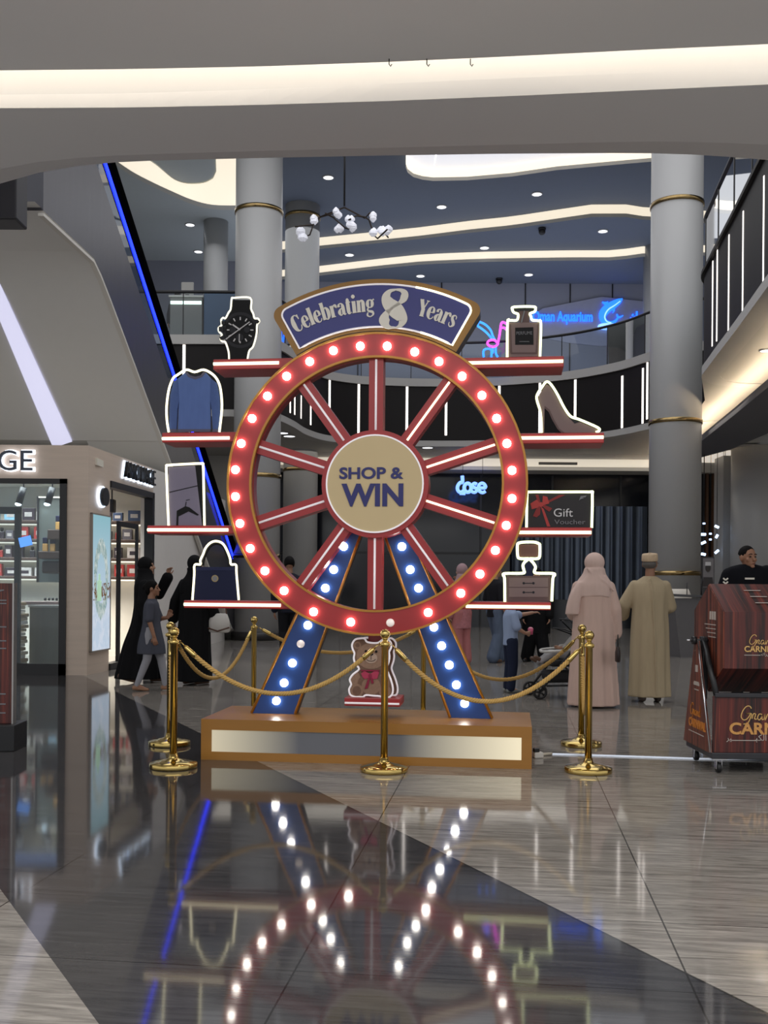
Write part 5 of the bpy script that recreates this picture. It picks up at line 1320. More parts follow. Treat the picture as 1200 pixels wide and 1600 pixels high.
# ================================================================== raffle drum cart at the right
def cart():
    X0, Y0 = 2.34, 7.30
    root = thing('raffle_drum_cart', 'wheeled carnival raffle cart with a hexagonal red curtain drum, at the right edge', 'raffle cart', (X0, Y0, 0))
    W = 1.15; D = 0.60
    dark = mat('cart_frame', (58, 58, 62), 0.4, metal=0.4)
    f = MB(); f.bbox(0.0, W, -0.02, D, 0.105, 0.15, 0.005); f.bbox(0.02, W, -0.03, 0.02, 0.545, 0.575, 0.004)
    fo = f.build('frame', dark, root)
    MB().bbox(0.01, W, -0.012, 0.01, 0.15, 0.55, 0.003).build('front_panel', curtain, root)
    # A-shaped side with silver edge
    A = [(-0.02, 0.15), (D, 0.15), (D * 0.52 + 0.03, 0.93), (D * 0.52 - 0.03, 0.93)]
    side = MB().prism(A, 0.0, 0.022, lambda u, z, w: (-0.02 + w, u, z)).build('side_panel', poster_mat('curtain_print_orange'), root)
    MB().prism(A, 0.0, 0.02, lambda u, z, w: (W - w, u, z)).build('side_panel', curtain, root)
    e = MB(); e.tube([(-0.012, -0.02, 0.15), (-0.012, D * 0.52 - 0.03, 0.93)], 0.007, 6); e.build('edge_strip', chrome, root)
    st = MB(); st.bbox(0.02, 0.055, D * 0.52 - 0.05, D * 0.52 + 0.05, 0.5, 0.96, 0.006); st.tube([(0.035, 0.0, 0.56), (0.035, D * 0.5, 0.95)], 0.022, 8); st.build('support_arm', black_metal, root)
    # hexagonal drum on an axle
    cy, cz, s_ = 0.30, 0.952, 0.40
    hexa = [(cy + s_ * math.cos(math.radians(90 + 60 * k)), cz + s_ * math.sin(math.radians(90 + 60 * k))) for k in range(6)]
    d0, d1 = 0.075, W - 0.075
    dr = MB().prism(hexa, d0, d1, lambda u, z, w: (w, u, z), 0, 0)
    # (ends and faces share the curtain print)
    dro = dr.build('drum', curtain, root)
    MB().prism([(cy + (u - cy) * 0.985, cz + (z - cz) * 0.985) for u, z in hexa], d0 - 0.006, d0 + 0.002, lambda u, z, w: (w, u, z)).build('end_panel', MATS['curtain_print_orange'], dro)
    MB().tube([(-0.06, cy, cz - 0.02), (d0 + 0.02, cy, cz - 0.02)], 0.011, 8).tube([(-0.05, cy, cz - 0.02), (-0.02, cy, cz - 0.02)], 0.03, 10).build('axle', black_metal, root)
    MB().tube([(-0.09, cy, cz - 0.02), (-0.05, cy, cz - 0.02)], 0.007, 8).build('axle_pin', chrome, root)
    # printing
    gold_ink = mat('gold_ink', (214, 172, 104), 0.45); pale_ink = mat('pale_ink', (186, 176, 168), 0.5)
    def script(body, x, z, h, y, parent, xf=None, ink=gold_ink):
        GS = {'G': (1.0, [[(.95, .95), (.8, 1.15), (.5, 1.1), (.2, .7), (.1, .25), (.3, .0), (.6, .1), (.85, .5), (.5, .5), (.95, .52), (.8, .0), (.6, -.3), (.3, -.35)]]),
              'r': (.42, [[(.0, .1), (.12, .5), (.3, .48), (.22, .1), (.42, .08)]]), 'a': (.6, [[(.45, .45), (.2, .5), (.05, .2), (.2, .0), (.42, .3), (.47, .48), (.42, .05), (.6, .08)]]),
              'n': (.6, [[(.0, .08), (.08, .5), (.08, .0), (.3, .48), (.42, .4), (.4, .05), (.6, .08)]]), 'd': (.62, [[(.45, .4), (.2, .5), (.05, .2), (.2, .0), (.42, .2), (.55, 1.15), (.44, .1), (.62, .08)]])}
        m = MB()
        for ch in body:
            adv, sts = GS[ch]
            for s2 in sts:
                pts = [(x + a * h, z + b * h, 0.075 * h) for a, b in smooth_path(s2, 6)]
                m.ribbon(pts, xf or (lambda u, zz, w: (u, w, zz)), y - 0.003, y)
            x += adv * h
        return m.build('lettering', ink, parent)
    def put(body, x0, x1, z0, h, y, parent, ink, bold=0.0, xf=None):
        me = text_mesh(body, h, 0.004, bold, 'LEFT', x1 - x0)
        me.transform(Matrix.Translation((x0, y, z0)))
        if xf: me.transform(xf)
        me.materials.append(ink); return link('lettering', me, parent)
    fy = cy - s_ * math.cos(math.radians(30))           # front face of the drum
    script('Grand', 0.245, 0.925, 0.058, fy - 0.002, dro); put('CARNIVAL', 0.215, 0.49, 0.872, 0.04, fy - 0.003, dro, gold_ink, 0.02)
    rul = MB().box(0.215, 0.33, fy - 0.004, fy - 0.001, 0.846, 0.850); to_mb(rul, text_mesh('\u0643\u0631\u0646\u0641\u0627\u0644', 0.022, 0.003, 0, 'LEFT'), Matrix.Translation((0.335, fy - 0.003, 0.846))); rul.build('lettering', pale_ink, dro)
    tl = MB()                                                            # small lines on the sloping top
    for k, (x0, x1) in enumerate(((0.30, 0.42), (0.32, 0.44), (0.33, 0.46))):
        y0, z0 = hexa[1][0], hexa[1][1]; y1, z1 = hexa[0][0], hexa[0][1]
        q = 0.75 - 0.22 * k
        yy, zz = y0 + (y1 - y0) * q, z0 + (z1 - z0) * q
        tl.box(x0, x1, yy - 0.008, yy + 0.008, zz + 0.001, zz + 0.006, 0)
    tl.build('lettering', pale_ink, dro)
    fp = [o for o in root.children if o.name.startswith('front_panel')][0]
    script('Grand', 0.20, 0.385, 0.085, -0.013, fp); big = put('CARNIVAL', 0.125, 0.72, 0.285, 0.078, -0.0145, fp, mat('bulb_letters', (206, 150, 84), 0.4, var=0.5, scale=55), 0.03)
    ar = MB().box(0.14, 0.32, -0.016, -0.012, 0.236, 0.241); to_mb(ar, text_mesh('\ufeae\ufef4', 0.035, 0.003, 0, 'LEFT'), Matrix.Translation((0.105, -0.014, 0.238))); to_mb(ar, text_mesh('\ufe92\ufedc\ufedf\u0627 \u0646\u0627', 0.042, 0.003, 0, 'LEFT'), Matrix.Translation((0.31, -0.014, 0.238)))
    ar.build('lettering', pale_ink, fp)
    R = Matrix.Translation((-0.021, 0, 0)) @ Matrix.Rotation(-PI / 2, 4, 'Z')
    put('CARNIVAL', -0.46, -0.06, 0.285, 0.06, -0.001, side, mat('orange_ink', (206, 128, 48), 0.45), 0.03, R)
    sc = MB()
    script('Grand', -0.42, 0.375, 0.075, -0.001, side, lambda u, zz, w: (-0.021 + w, -u, zz), MATS['orange_ink'])
    sl = MB()
    for z, w, h in ((0.70, 0.05, 0.05), (0.62, 0.11, 0.008), (0.60, 0.13, 0.02), (0.565, 0.10, 0.006), (0.245, 0.36, 0.006)): sl.box(-0.0235, -0.0205, 0.28 - w / 2, 0.28 + w / 2, z, z + h)
    sl.build('lettering', pale_ink, side)
    el = MB()
    for k in range(3): el.box(d0 - 0.009, d0 - 0.005, 0.13 + 0.05 * k, 0.165 + 0.05 * k, 1.09, 1.15)
    for k in range(4): el.box(d0 - 0.009, d0 - 0.005, 0.13, 0.38 - 0.03 * k, 1.05 - 0.03 * k, 1.056 - 0.03 * k)
    el.build('lettering', pale_ink, [o for o in dro.children if o.name.startswith('end_panel')][0])
    # casters
    for x, y in ((0.06, 0.03), (0.06, D - 0.05), (W - 0.06, 0.03), (W - 0.06, D - 0.05)):
        cs = MB(); cs.box(x - 0.05, x + 0.05, y - 0.04, y + 0.04, 0.096, 0.106); cs.bbox(x - 0.022, x - 0.016, y - 0.03, y + 0.02, 0.03, 0.1, 0.002); cs.bbox(x + 0.016, x + 0.022, y - 0.03, y + 0.02, 0.03, 0.1, 0.002)
        co = cs.build('caster', chrome, root)
        MB().lathe([(0.012, -0.016), (0.034, -0.016), (0.038, -0.008), (0.038, 0.008), (0.034, 0.016), (0.012, 0.016)], 20, (x, y - 0.01, 0.039), 0, True, 'x').build('wheel', black_plastic, co)
cart()

# ================================================================== lecterns and round counter near the right pillar
p = ground(1080, 1026)
r = thing('lectern', 'grey speaker lectern with a slanted top beside the right pillar', 'lectern', (p.x, p.y, 0), 0.2)
MB().rings([[(-a_, -0.22, z), (a_, -0.22, z), (a_, 0.22, z), (-a_, 0.22, z)] for z, a_ in ((0, 0.33), (0.06, 0.34), (0.9, 0.46), (1.12, 0.52))], True, 0, False).build('body', mat('lectern_grey', (96, 94, 96), 0.45), r)
MB().rings([[(-0.58, -0.28, z), (0.58, -0.28, z - 0.05), (0.58, 0.28, z - 0.05), (-0.58, 0.28, z)] for z in (1.17, 1.21)], True, 0, False).build('slanted_top', mat('lectern_top', (70, 70, 74), 0.35), r)
MB().tube([(0.2, 0, 1.16), (0.2, 0, 1.5)], 0.009, 6).tube([(-0.1, 0, 1.18), (-0.1, 0, 1.42)], 0.009, 6).build('microphone_stem', black_metal, r)
p = ground(1043, 1020)
r = thing('round_counter', 'white round-fronted counter with a dark plinth beside the lectern', 'counter', (p.x, p.y, 0), 0)
MB().lathe([(0.42, 0.12), (0.5, 0.6), (0.46, 1.15), (0.40, 1.30)], 36).build('body', white_paint, r); MB().lathe([(0.38, 0), (0.38, 0.12)], 36).build('plinth', mat('plinth_brown', (70, 50, 36), 0.5), r)
# framed portrait display of an unnamed figure
a = at(1097, 870, 22.0); b = at(1116, 918, 22.0)
r = thing('portrait_display', 'upright dark display showing a figure in a white cap beside the right pillar', 'display', (0, 0, 0))
MB().bbox(a.x, b.x, 22.0, 22.08, 0.0, a.z, 0.005).build('frame', mat('display_frame', (34, 32, 34), 0.4), r)
MB().box(a.x + 0.02, b.x - 0.02, 21.985, 22.0, b.z, a.z - 0.03).build('picture', mat('display_grey', (108, 104, 106), 0.4, var=0.1), r)
cx = (a.x + b.x) / 2 - 0.01
m = MB(); m.prism([(cx - 0.12 + 0.24 * k / 10, b.z + 0.02 + (0.20 if 0 < k < 10 else 0.0)) for k in range(11)], 21.975, 21.985); m.prism([(cx + 0.055 * math.cos(q), a.z - 0.24 + 0.085 * math.sin(q)) for q in [2 * PI * k / 18 for k in range(18)]], 21.972, 21.985)
m.build('pictured_figure', mat('display_dark', (40, 34, 34), 0.5), r); MB().prism([(cx - 0.06, a.z - 0.19), (cx + 0.06, a.z - 0.19), (cx + 0.055, a.z - 0.11), (cx - 0.055, a.z - 0.11)], 21.968, 21.985).build('pictured_cap', pr_light, r)
# small light sticks hanging in front of the slats
for k, (x, y, l, an) in enumerate(((1100, 818, .06, 90), (1099, 835, .2, 0), (1099, 848, .2, 25), (1099, 866, .18, -10), (1110, 834, .07, 90), (1110, 843, .07, 90), (1120, 823, .18, -25), (1120, 838, .16, 60), (1120, 862, .2, 40), (1132, 828, .18, -25), (1132, 836, .16, 20), (1132, 877, .22, -25), (1129, 905, .35, 0))):
    p = at(x, y, 27.4 + 0.13 * k); q = Vector((math.cos(math.radians(an)), 0, math.sin(math.radians(an)))) * l * 0.32
    m = MB(); m.tube([-q, q], 0.036, 8); o = thing('light_stick', 'small cool white light stick hanging before the slatted wall at the right', 'hanging light', p, 0, 'light sticks before the slatted wall')
    m.build('tube', emis('stick_glow', (190, 218, 255), 2.2), o); MB().tube([(0, 0, 0.05), (0, 0, 5.46 - p.z)], 0.006, 5).build('cord', black_metal, o)
# ================================================================== neon and shop signs across the atrium
neon_blue = emis('neon_blue', (42, 120, 255), 2.0); neon_pink = emis('neon_pink', (255, 70, 235), 2.0); dose_blue = emis('dose_blue', (110, 150, 255), 1.6)
def neon_obj(name, label, strokes, Y, parts, cat='neon sign', group=None):
    o0 = at(strokes[0][0][0], strokes[0][0][1], Y); root = thing(name, label, cat, o0)
    for nm, idx, material, r in parts:
        m = MB()
        for i in idx:
            q = [at(x, y, Y) - o0 for x, y in smooth_path(strokes[i], 4)]
            m.tube(q, r, 6)
        m.build(nm, material, root)
    return root
Yb = 29.75
def z7(P): return [(680 + a / 6.667, 480 + b / 6.667) for a, b in P]
neon_obj('neon_player', 'blue neon animal outline with bent neck on the middle balcony glass', [z7([(455, 150), (520, 180), (575, 235), (600, 300), (622, 340)]), z7([(440, 195), (500, 235), (550, 280), (590, 330)]), z7([(505, 520), (508, 445), (580, 440), (585, 520)]), z7([(600, 420), (600, 470), (585, 480)]), z7([(630, 410), (632, 480), (652, 520)]), z7([(455, 150), (446, 170), (440, 195)]),
    z7([(503, 680), (505, 710)]), z7([(580, 680), (578, 710)]), z7([(654, 680), (648, 710)])], Yb, [('blue_tube', (i,), neon_blue, 0.032) for i in range(9)])
neon_obj('neon_music_note', 'pink neon music note beside the blue neon outline', [z7([(655, 370), (672, 280), (690, 165), (730, 165), (760, 190)]), z7([(690, 215), (720, 215), (755, 245)]), z7([(655, 380), (620, 345), (570, 345), (543, 370), (560, 400), (610, 412), (650, 390), (655, 370)])], Yb - 0.12, [('pink_tube', (i,), neon_pink, 0.032) for i in range(3)])
Yd = 31.4
def zd(P): return [(700 + a / 4.615, 700 + b / 4.615) for a, b in P]
def arc(cx, cy, r, a0, a1, n=10, ry=None): return [(cx + r * math.cos(math.radians(a0 + (a1 - a0) * k / n)), cy + (ry or r) * math.sin(math.radians(a0 + (a1 - a0) * k / n))) for k in range(n + 1)]
dose = [zd([(103, 200), (104, 245), (88, 250), (72, 270), (68, 295), (80, 316), (102, 318), (112, 305)]), zd(arc(142, 287, 25, 0, 360, 14, 32)), zd([(208, 262), (190, 255), (176, 268), (186, 284), (204, 292), (206, 310), (190, 320), (172, 314)]), zd([(222, 288), (270, 286), (262, 262), (244, 254), (224, 266), (220, 290), (228, 312), (250, 322), (270, 312)]), zd([(84, 330), (125, 332)])]
root = neon_obj('word_sign', 'blue glowing rounded lowercase word hanging in front of the dark shopfront', dose, Yd, [('glowing_letter', (i,), dose_blue, 0.055 if i < 4 else 0.04) for i in range(5)], 'sign')
w = MB()
for px in (723, 754):
    p = at(px, 745, Yd) - root.location; w.tube([p, (p.x, p.y, 5.46 - root.location.z)], 0.008, 5)
w.build('suspension_wire', black_metal, root)
# aquarium sign on the far upper wall
Yq = 36.86
hx = [(800, 512), (848, 482), (940, 464), (1003, 471), (1060, 478), (1060, 538), (1000, 536), (940, 541), (890, 536), (830, 524)]
o0 = at(940, 500, 36.96); root = thing('aquarium_sign', 'blue glowing aquarium sign with a leaping fish on a pale panel, far upper wall', 'sign', o0)
Q = [at(x, y, 36.96) - o0 for x, y in hx]
MB().prism([(p.x, p.z) for p in Q], -0.03, 0.03).build('back_panel', mat('sign_back', (150, 152, 170), 0.5), root)
def place_text(body, x0, x1, yb, yc, material, bold):
    a, b = at(x0, yb, Yq) - o0, at(x1, yc, Yq) - o0
    me = text_mesh(body, b.z - a.z, 0.05, bold, 'CENTER', b.x - a.x); me.transform(Matrix.Translation(((a.x + b.x) / 2, a.y, a.z))); me.materials.append(material); return link('letters', me, root)
aq = emis('aquarium_blue', (34, 104, 255), 1.7); aq2 = emis('aquarium_halo', (60, 120, 255), 0.5)
place_text('Oman Aquarium', 832, 926, 501, 487.5, aq, 0.03)
place_text('\ufee5\ufe8e\ufee4\ufecb', 984, 1012, 500, 488, aq, 0.05)
def zq(P): return [at(820 + a / 5.714, 460 + b / 5.714, Yq) - o0 for a, b in P]
def rib(pts, y0, y1, material, nm):
    q = smooth_path(pts, 5); m = MB(); P = zq([(a, b) for a, b, w in q]); k = (zq([(100, 0)])[0] - zq([(0, 0)])[0]).length / 100
    m.ribbon([(p.x, p.z, w * k) for p, (a, b, w) in zip(P, q)], lambda u, z, w: (u, P[0].y + w, z), y0, y1); return m.build(nm, material, root)
fish = [(872, 38, 6), (845, 58, 44), (800, 86, 66), (748, 118, 78), (706, 160, 76), (694, 206, 60), (716, 244, 48), (760, 258, 36), (806, 240, 24), (832, 206, 14)]
rib(fish, -0.02, 0.04, aq, 'fish_body')
rib([(822, 174, 8), (832, 200, 16), (850, 202, 14), (878, 188, 8)], -0.02, 0.04, aq, 'fish_tail')
rib([(742, 82, 40), (712, 78, 20), (692, 66, 6)], -0.02, 0.04, aq, 'fish_fin'); rib([(790, 124, 30), (796, 146, 14), (786, 164, 6)], -0.02, 0.04, aq, 'fish_fin')
aqp = emis('aquarium_pale', (130, 178, 255), 1.4)
rib([(850, 62, 8), (800, 100, 10), (750, 132, 12), (722, 168, 12), (712, 208, 10), (732, 244, 8), (770, 254, 6)], -0.05, -0.02, aqp, 'pale_stripe')
m = MB(); P = zq(arc(742, 288, 80, 0, 360, 24, 18)); m.tube([p + Vector((0, -0.02, 0)) for p in P], 0.06, 6); m.build('base_ring', aqp, root)
# little pink reflection-coloured neon on the escalator side is left to the light itself
# ================================================================== branching chandelier
def chandelier():
    Y = 22.6
    def zc(P): return [at(440 + a / 6.0, 250 + b / 6.0, Y) for a, b in P]
    top = at(538, 322, Y); root = thing('branch_chandelier', 'branching dark chandelier with white crystal clusters hanging in the atrium', 'chandelier', top)
    MB().tube([(0, 0, 0), (0, 0, 13.0 - top.z)], 0.022, 6).build('suspension_rod', black_metal, root)
    br = [[(588, 445), (350, 535), (480, 515)], [(588, 445), (780, 535), (830, 535)], [(350, 535), (320, 575), (270, 630), (130, 650)], [(300, 600), (265, 705), (200, 690)], [(440, 515), (480, 525), (600, 668), (640, 640)], [(780, 535), (820, 560), (870, 690), (900, 722), (990, 690)], [(780, 535), (700, 515), (630, 580), (650, 600)], [(830, 535), (860, 575)], [(410, 500), (490, 505)], [(950, 665), (1000, 690)]]
    rnd = random.Random(3)
    for b in br:
        q = zc(b); off = [Vector((0, rnd.uniform(-.3, .3), 0)) for _ in q]; off[0] = Vector((0, 0, 0))
        MB().tube([p + o - top for p, o in zip(q, off)], 0.018, 6).build('branch', mat('branch_bronze', (52, 42, 36), 0.4, metal=0.5), root)
    for a, b in ((522, 500), (295, 560), (180, 678), (197, 718), (537, 640), (640, 558), (640, 605), (664, 628), (860, 535), (855, 680), (935, 668), (997, 662)):
        p = zc([(a, b)])[0] - top; m = MB()
        for k in range(5):
            d = Vector((rnd.uniform(-.04, .04), rnd.uniform(-.04, .04), rnd.uniform(-.04, .04)))
            m.rings([[Vector((p.x, p.y, p.z)) + d + Vector((r_ * math.cos(2 * PI * i / 6 + k), r_ * math.sin(2 * PI * i / 6 + k), z_)) for i in range(6)] for r_, z_ in ((0.02, -.08), (0.075, -.02), (0.07, 0.035), (0.015, 0.09))], True, 0, False)
        m.build('crystal_shade', mat('crystal_white', (222, 222, 230), 0.3, emit=(230, 232, 245), strength=0.22), root)
chandelier()
# ================================================================== ceiling downlights, camera domes
def downlight(px, py, z, r, label, group, glow=1.6):
    p = onz(px, py, z); t = thing('downlight', label, 'downlight', (p.x, p.y, z), 0, group)
    MB().lathe([(r, -0.015), (r, 0.01)], 18).build('lens', emis('downlight_glow', (245, 248, 255), glow), t); MB().lathe([(r, -0.02), (r * 1.2, -0.02), (r * 1.22, 0.005), (r, 0.005)], 18, cap=False).build('trim_ring', grey_paint, t)
for x, y, z in ((513, 277, 13), (690, 323, 13), (839, 303, 13), (942, 361, 12.62), (757, 387, 12.62), (546, 398, 12.62), (657, 431, 12.28), (826, 429, 12.28)):
    downlight(x, y, z - 0.005, 0.14, 'round downlight in the dark blue upper ceiling', 'downlights in the dark blue ceiling')
for x, y in ((297, 351), (310, 393)): downlight(x, y, 12.995, 0.14, 'round downlight in the upper ceiling left of the pillars', 'downlights left of the pillars')
for x, y in ((441, 676), (452, 681)): downlight(x, y, 5.455, 0.16, 'small downlight under the balcony, between the two left pillars', 'downlights between the left pillars')
for x, y in ((833, 699), (913, 699), (668, 699)): downlight(x, y, 5.455, 0.16, 'small downlight under the middle of the curved balcony', 'downlights under the middle balcony')
downlight(1197, 547, 5.455, 0.1, 'bright downlight under the right balcony', None)
for x, y, z, n_ in ((780, 435, 12.28, 'lower'), (847, 357, 12.6, 'upper')):
    p = onz(x, y, z); t = thing('camera_dome', 'black security camera dome, the %s of two in the blue ceiling' % n_, 'security camera', (p.x, p.y, z)); MB().lathe([(0.12, 0), (0.13, -0.05)], 14).build('mount', black_metal, t); MB().ball((0, 0, -0.1), 0.11, 14, 9).build('dome', black_plastic, t)
# ================================================================== upstairs counters at the left
p0, p1 = at(268, 470, 26.3), at(318, 500, 26.3)
r = thing('reception_counter', 'grey counter with a glowing top edge on the upper floor at the left', 'counter', ((p0.x + p1.x) / 2, 26.4, 7.46)); w = (p1.x - p0.x) / 2
MB().bbox(-w, w, -0.3, 0.3, 0, 1.17, 0.02).build('body', mat('counter_grey', (128, 126, 122), 0.5), r); MB().box(-w + 0.02, w - 0.02, -0.32, -0.3, 0.99, 1.07).build('light_strip', emis('counter_glow', (220, 245, 225), 1.6), r)
MB().bbox(-w - 0.03, w + 0.03, -0.33, 0.33, 1.17, 1.22, 0.01).build('top', white_paint, r)
p2 = at(345, 470, 26.3); MB().bbox(-0.40, 0.5, -0.3, 0.3, 0, 1.28, 0.02).build('blue_counter', mat('counter_blue', (52, 84, 118), 0.5), None, 'blue counter panel beside the grey counter on the upper floor', 'counter', loc=(p2.x, 26.4, 7.46))
q = at(293, 452, 26.4); r = thing('desk_monitor', 'grey monitor on the upper floor counter', 'monitor', (q.x, 26.4, 8.68)); MB().bbox(-0.16, 0.16, -0.03, 0.03, 0.08, 0.42, 0.02).build('screen', grey_paint, r); MB().bbox(-0.05, 0.05, -0.05, 0.05, 0, 0.1, 0.01).build('foot', black_plastic, r)
# wall mirror-lit sign in the distance
q = at(348, 655, 26.5); MB().bbox(-0.3, 0.3, -0.05, 0.05, -0.22, 0.22, 0.03).build('distant_light_box', emis('far_box_glow', (235, 225, 205), 0.5), None, 'small pale lit box sign under the left balcony', 'light box', loc=(q.x, 32.9, zat(348, 655, 32.9)))
# stroller stands with the people
# ================================================================== PEOPLE
skin_tan = mat('skin_tan', (150, 108, 84), 0.5, var=0.06, scale=20); skin_light = mat('skin_light', (176, 134, 110), 0.5, var=0.06, scale=20)
def cloth(name, col, var=0.10, rough=0.85):
    return mat(name, col, rough, spec=0.15, var=var, scale=8, stretch=(3, 3, 0.5), bump=0.08)
hair_black = mat('hair_black', (14, 12, 12), 0.75, spec=0.12, var=0.3, scale=40); hair_grey = mat('hair_grey', (92, 88, 84), 0.6, var=0.25, scale=50)
def hand(m, w, d, n, H, curl=0.35, side=1):
    """palm and five fingers from wrist w along d; n is the palm normal (fingers curl towards it)."""
    d = Vector(d).normalized(); n = Vector(n); n = (n - d * n.dot(d)).normalized(); s = d.cross(n) * side
    w = Vector(w); k = H
    for q in (-.012, 0.0, .012): m.cone(w + s * q * k * 0.6, w + d * .050 * k + s * q * k, .010 * k, .0095 * k, 10)
    for i, (off, L) in enumerate(((-.018, .038), (-.006, .044), (.006, .041), (.018, .032))):
        b = w + d * .050 * k + s * off * k * 1.12
        d1 = (d * math.cos(curl) + n * math.sin(curl)).normalized(); d2 = (d * math.cos(curl * 2.2) + n * math.sin(curl * 2.2)).normalized()
        m1 = b + d1 * L * .5 * k; m.cone(b, m1, .0056 * k, .0052 * k, 8); m.cone(m1, m1 + d2 * L * .5 * k, .0052 * k, .0046 * k, 8)
    b = w + d * .016 * k - s * .014 * k; d1 = (d * .7 - s * .75 + n * .25).normalized(); m1 = b + d1 * .024 * k
    m.cone(b, m1, .007 * k, .006 * k, 8); m.cone(m1, m1 + (d * .9 - s * .2 + n * .35).normalized() * .022 * k, .006 * k, .005 * k, 8)
BASE = dict(pel=(0, 0, .53), waist=(0, 0, .61), chest=(0, 0, .725), neck=(0, -.005, .835), head=(0, .008, .928),
            shR=(.103, 0, .788), elR=(.135, -.01, .635), wrR=(.135, .04, .485), shL=(-.103, 0, .788), elL=(-.135, -.01, .635), wrL=(-.135, .04, .485),
            hipR=(.05, 0, .515), knR=(.052, .012, .285), anR=(.055, -.012, .045), hipL=(-.05, 0, .515), knL=(-.052, .012, .285), anL=(-.055, -.012, .045),
            toeR=(.06, .085, .014), toeL=(-.06, .085, .014), hdR=(.0, .2, -1), hdL=(0, .2, -1), pnR=(-1, 0, 0), pnL=(1, 0, 0), curlR=.4, curlL=.4, hyaw=0.0, broad=1.0)
def joints(pose):
    J = dict(BASE); J.update(pose or {}); return J
def V3(p, H): return Vector(p) * H
def body_mesh(H, J, material, voxel=.0075):
    m = MB(); g = lambda k: V3(J[k], H); b = J['broad']
    m.ball(g('chest'), (.098 * b * H, .064 * H, .105 * H)); m.ball(g('waist'), (.082 * b * H, .056 * H, .09 * H)); m.ball(g('pel'), (.092 * b * H, .064 * H, .075 * H))
    m.cone(g('shR') - Vector((0, 0, .012 * H)), g('shL') - Vector((0, 0, .012 * H)), .029 * H, .029 * H); m.cone(V3(J['neck'], H) - Vector((0, 0, .03 * H)), g('neck') + Vector((0, .004 * H, .05 * H)), .036 * H, .031 * H)
    R = Matrix.Rotation(J['hyaw'], 3, 'Z'); hc = g('head')
    def hp(x, y, z): return hc + R @ Vector((x * H, y * H, z * H))
    m.ball(hp(0, -.004, .012), (.045 * H, .056 * H, .058 * H), 16, 12, R); m.ball(hp(0, .018, -.028), (.034 * H, .036 * H, .040 * H), 14, 9, R)
    m.cone(hp(0, .050, .006), hp(0, .062, -.016), .006 * H, .010 * H, 8); m.ball(hp(0, .050, -.040), (.015 * H, .009 * H, .0055 * H), 10, 6, R); m.ball(hp(0, .048, -.058), (.015 * H, .010 * H, .010 * H), 10, 6, R)
    m.cone(hp(-.024, .044, .016), hp(.024, .044, .016), .007 * H, .007 * H, 8)
    for s in (-1, 1):
        m.ball(hp(s * .046, -.004, -.004), (.006 * H, .014 * H, .020 * H), 8, 7, R); m.ball(hp(s * .026, .036, -.016), (.014 * H, .012 * H, .014 * H), 8, 6, R)
    for s in 'RL':
        m.chain([g('sh' + s) - Vector((0, 0, .008 * H)), g('el' + s), g('wr' + s)], [.028 * H, .024 * H, .0165 * H]); m.chain([g('hip' + s), g('kn' + s), g('an' + s)], [.052 * H, .035 * H, .022 * H])
        a = g('an' + s); t = g('toe' + s); f = (t - a); f.z = 0; f = f.normalized() if f.length > 1e-4 else Vector((0, 1, 0))
        heel = a - f * .022 * H + Vector((0, 0, -.022 * H)); heel.z = max(heel.z, .018 * H) if a.z < .06 * H else heel.z
        m.cone(heel, a, .019 * H, .021 * H); m.cone(a, t, .021 * H, .014 * H); m.cone(heel, t, .018 * H, .014 * H)
        hand(m, g('wr' + s), J['hd' + s], J['pn' + s], H, J['curl' + s], 1 if s == 'R' else -1)
    me = remesh(m, voxel, 3); me.materials.append(material); return me
def loft(m, H, rows, k=9, amp=0.0, n=40, ph=0.0, hem=0.0):
    """rows: (z, rx, ry, cx, cy) in units of body height; folds deepen towards the hem."""
    zs = [r[0] for r in rows]; z0, z1 = min(zs), max(zs); rs = []
    for z, rx, ry, cx, cy in rows:
        q = (z1 - z) / (z1 - z0); ring = []
        for i in range(n):
            a = 2 * PI * i / n; f = 1 + amp * q ** .6 * (0.6 * math.sin(k * a + ph + q) + 0.4 * math.sin((k * 2 - 3) * a + 2.1 * ph))
            ring.append(Vector(((cx + rx * f * math.cos(a)) * H, (cy + ry * f * math.sin(a)) * H, (z + hem * q * math.sin(3 * a)) * H)))
        rs.append(ring)
    return m.rings(rs, True, 0, True)
def dense(rows, k=4): return smooth_path(rows, k)
def garment(H, lofts, cones, voxel=.010, it=2):
    m = MB()
    for kw in lofts: loft(m, H, **kw)
    for pts, rad in cones: m.chain([V3(p, H) for p in pts], [r * H for r in rad], 14)
    return remesh(m, voxel, it)
def person(label, loc, yaw, H, pose, skin, wear, cat='person'):
    J = joints(pose); root = thing('person', label, cat, loc, yaw)
    link('body', body_mesh(H, J, skin), root)
    for nm, me, material, lab in wear(H, J):
        me.materials.append(material); link(nm, me, root, label=lab)
    return root, J
def sleeve(J, s, r0=.036, r1=.034, r2=.034, t=1.0):
    sh, el, wr = Vector(J['sh' + s]), Vector(J['el' + s]), Vector(J['wr' + s])
    sh = sh + Vector((-.003 if s == 'R' else .003, 0, -.009))
    if t < .5: return ([tuple(sh), tuple(sh.lerp(el, t * 2))], [r0, r1])
    return ([tuple(sh), tuple(el), tuple(el.lerp(wr, (t - .5) * 2))], [r0, r1, r2])
def shoes(H, J, grow=.006):
    m = MB()
    for s in 'RL':
        a = V3(J['an' + s], H); t = V3(J['toe' + s], H); f = t - a; f.z = 0; f.normalize()
        heel = a - f * .022 * H + Vector((0, 0, -.022 * H)); heel.z = max(heel.z, .020 * H) if a.z < .06 * H else heel.z
        m.cone(heel, t + f * .006 * H, (.019 + grow) * H, (.014 + grow) * H)
        m.cone(a - Vector((0, 0, .012 * H)), heel, (.020 + grow) * H, (.019 + grow) * H)
    for i, v in enumerate(m.v):
        if v[2] < 0.004: m.v[i] = (v[0], v[1], 0.004)
    return remesh(m, .007, 1)
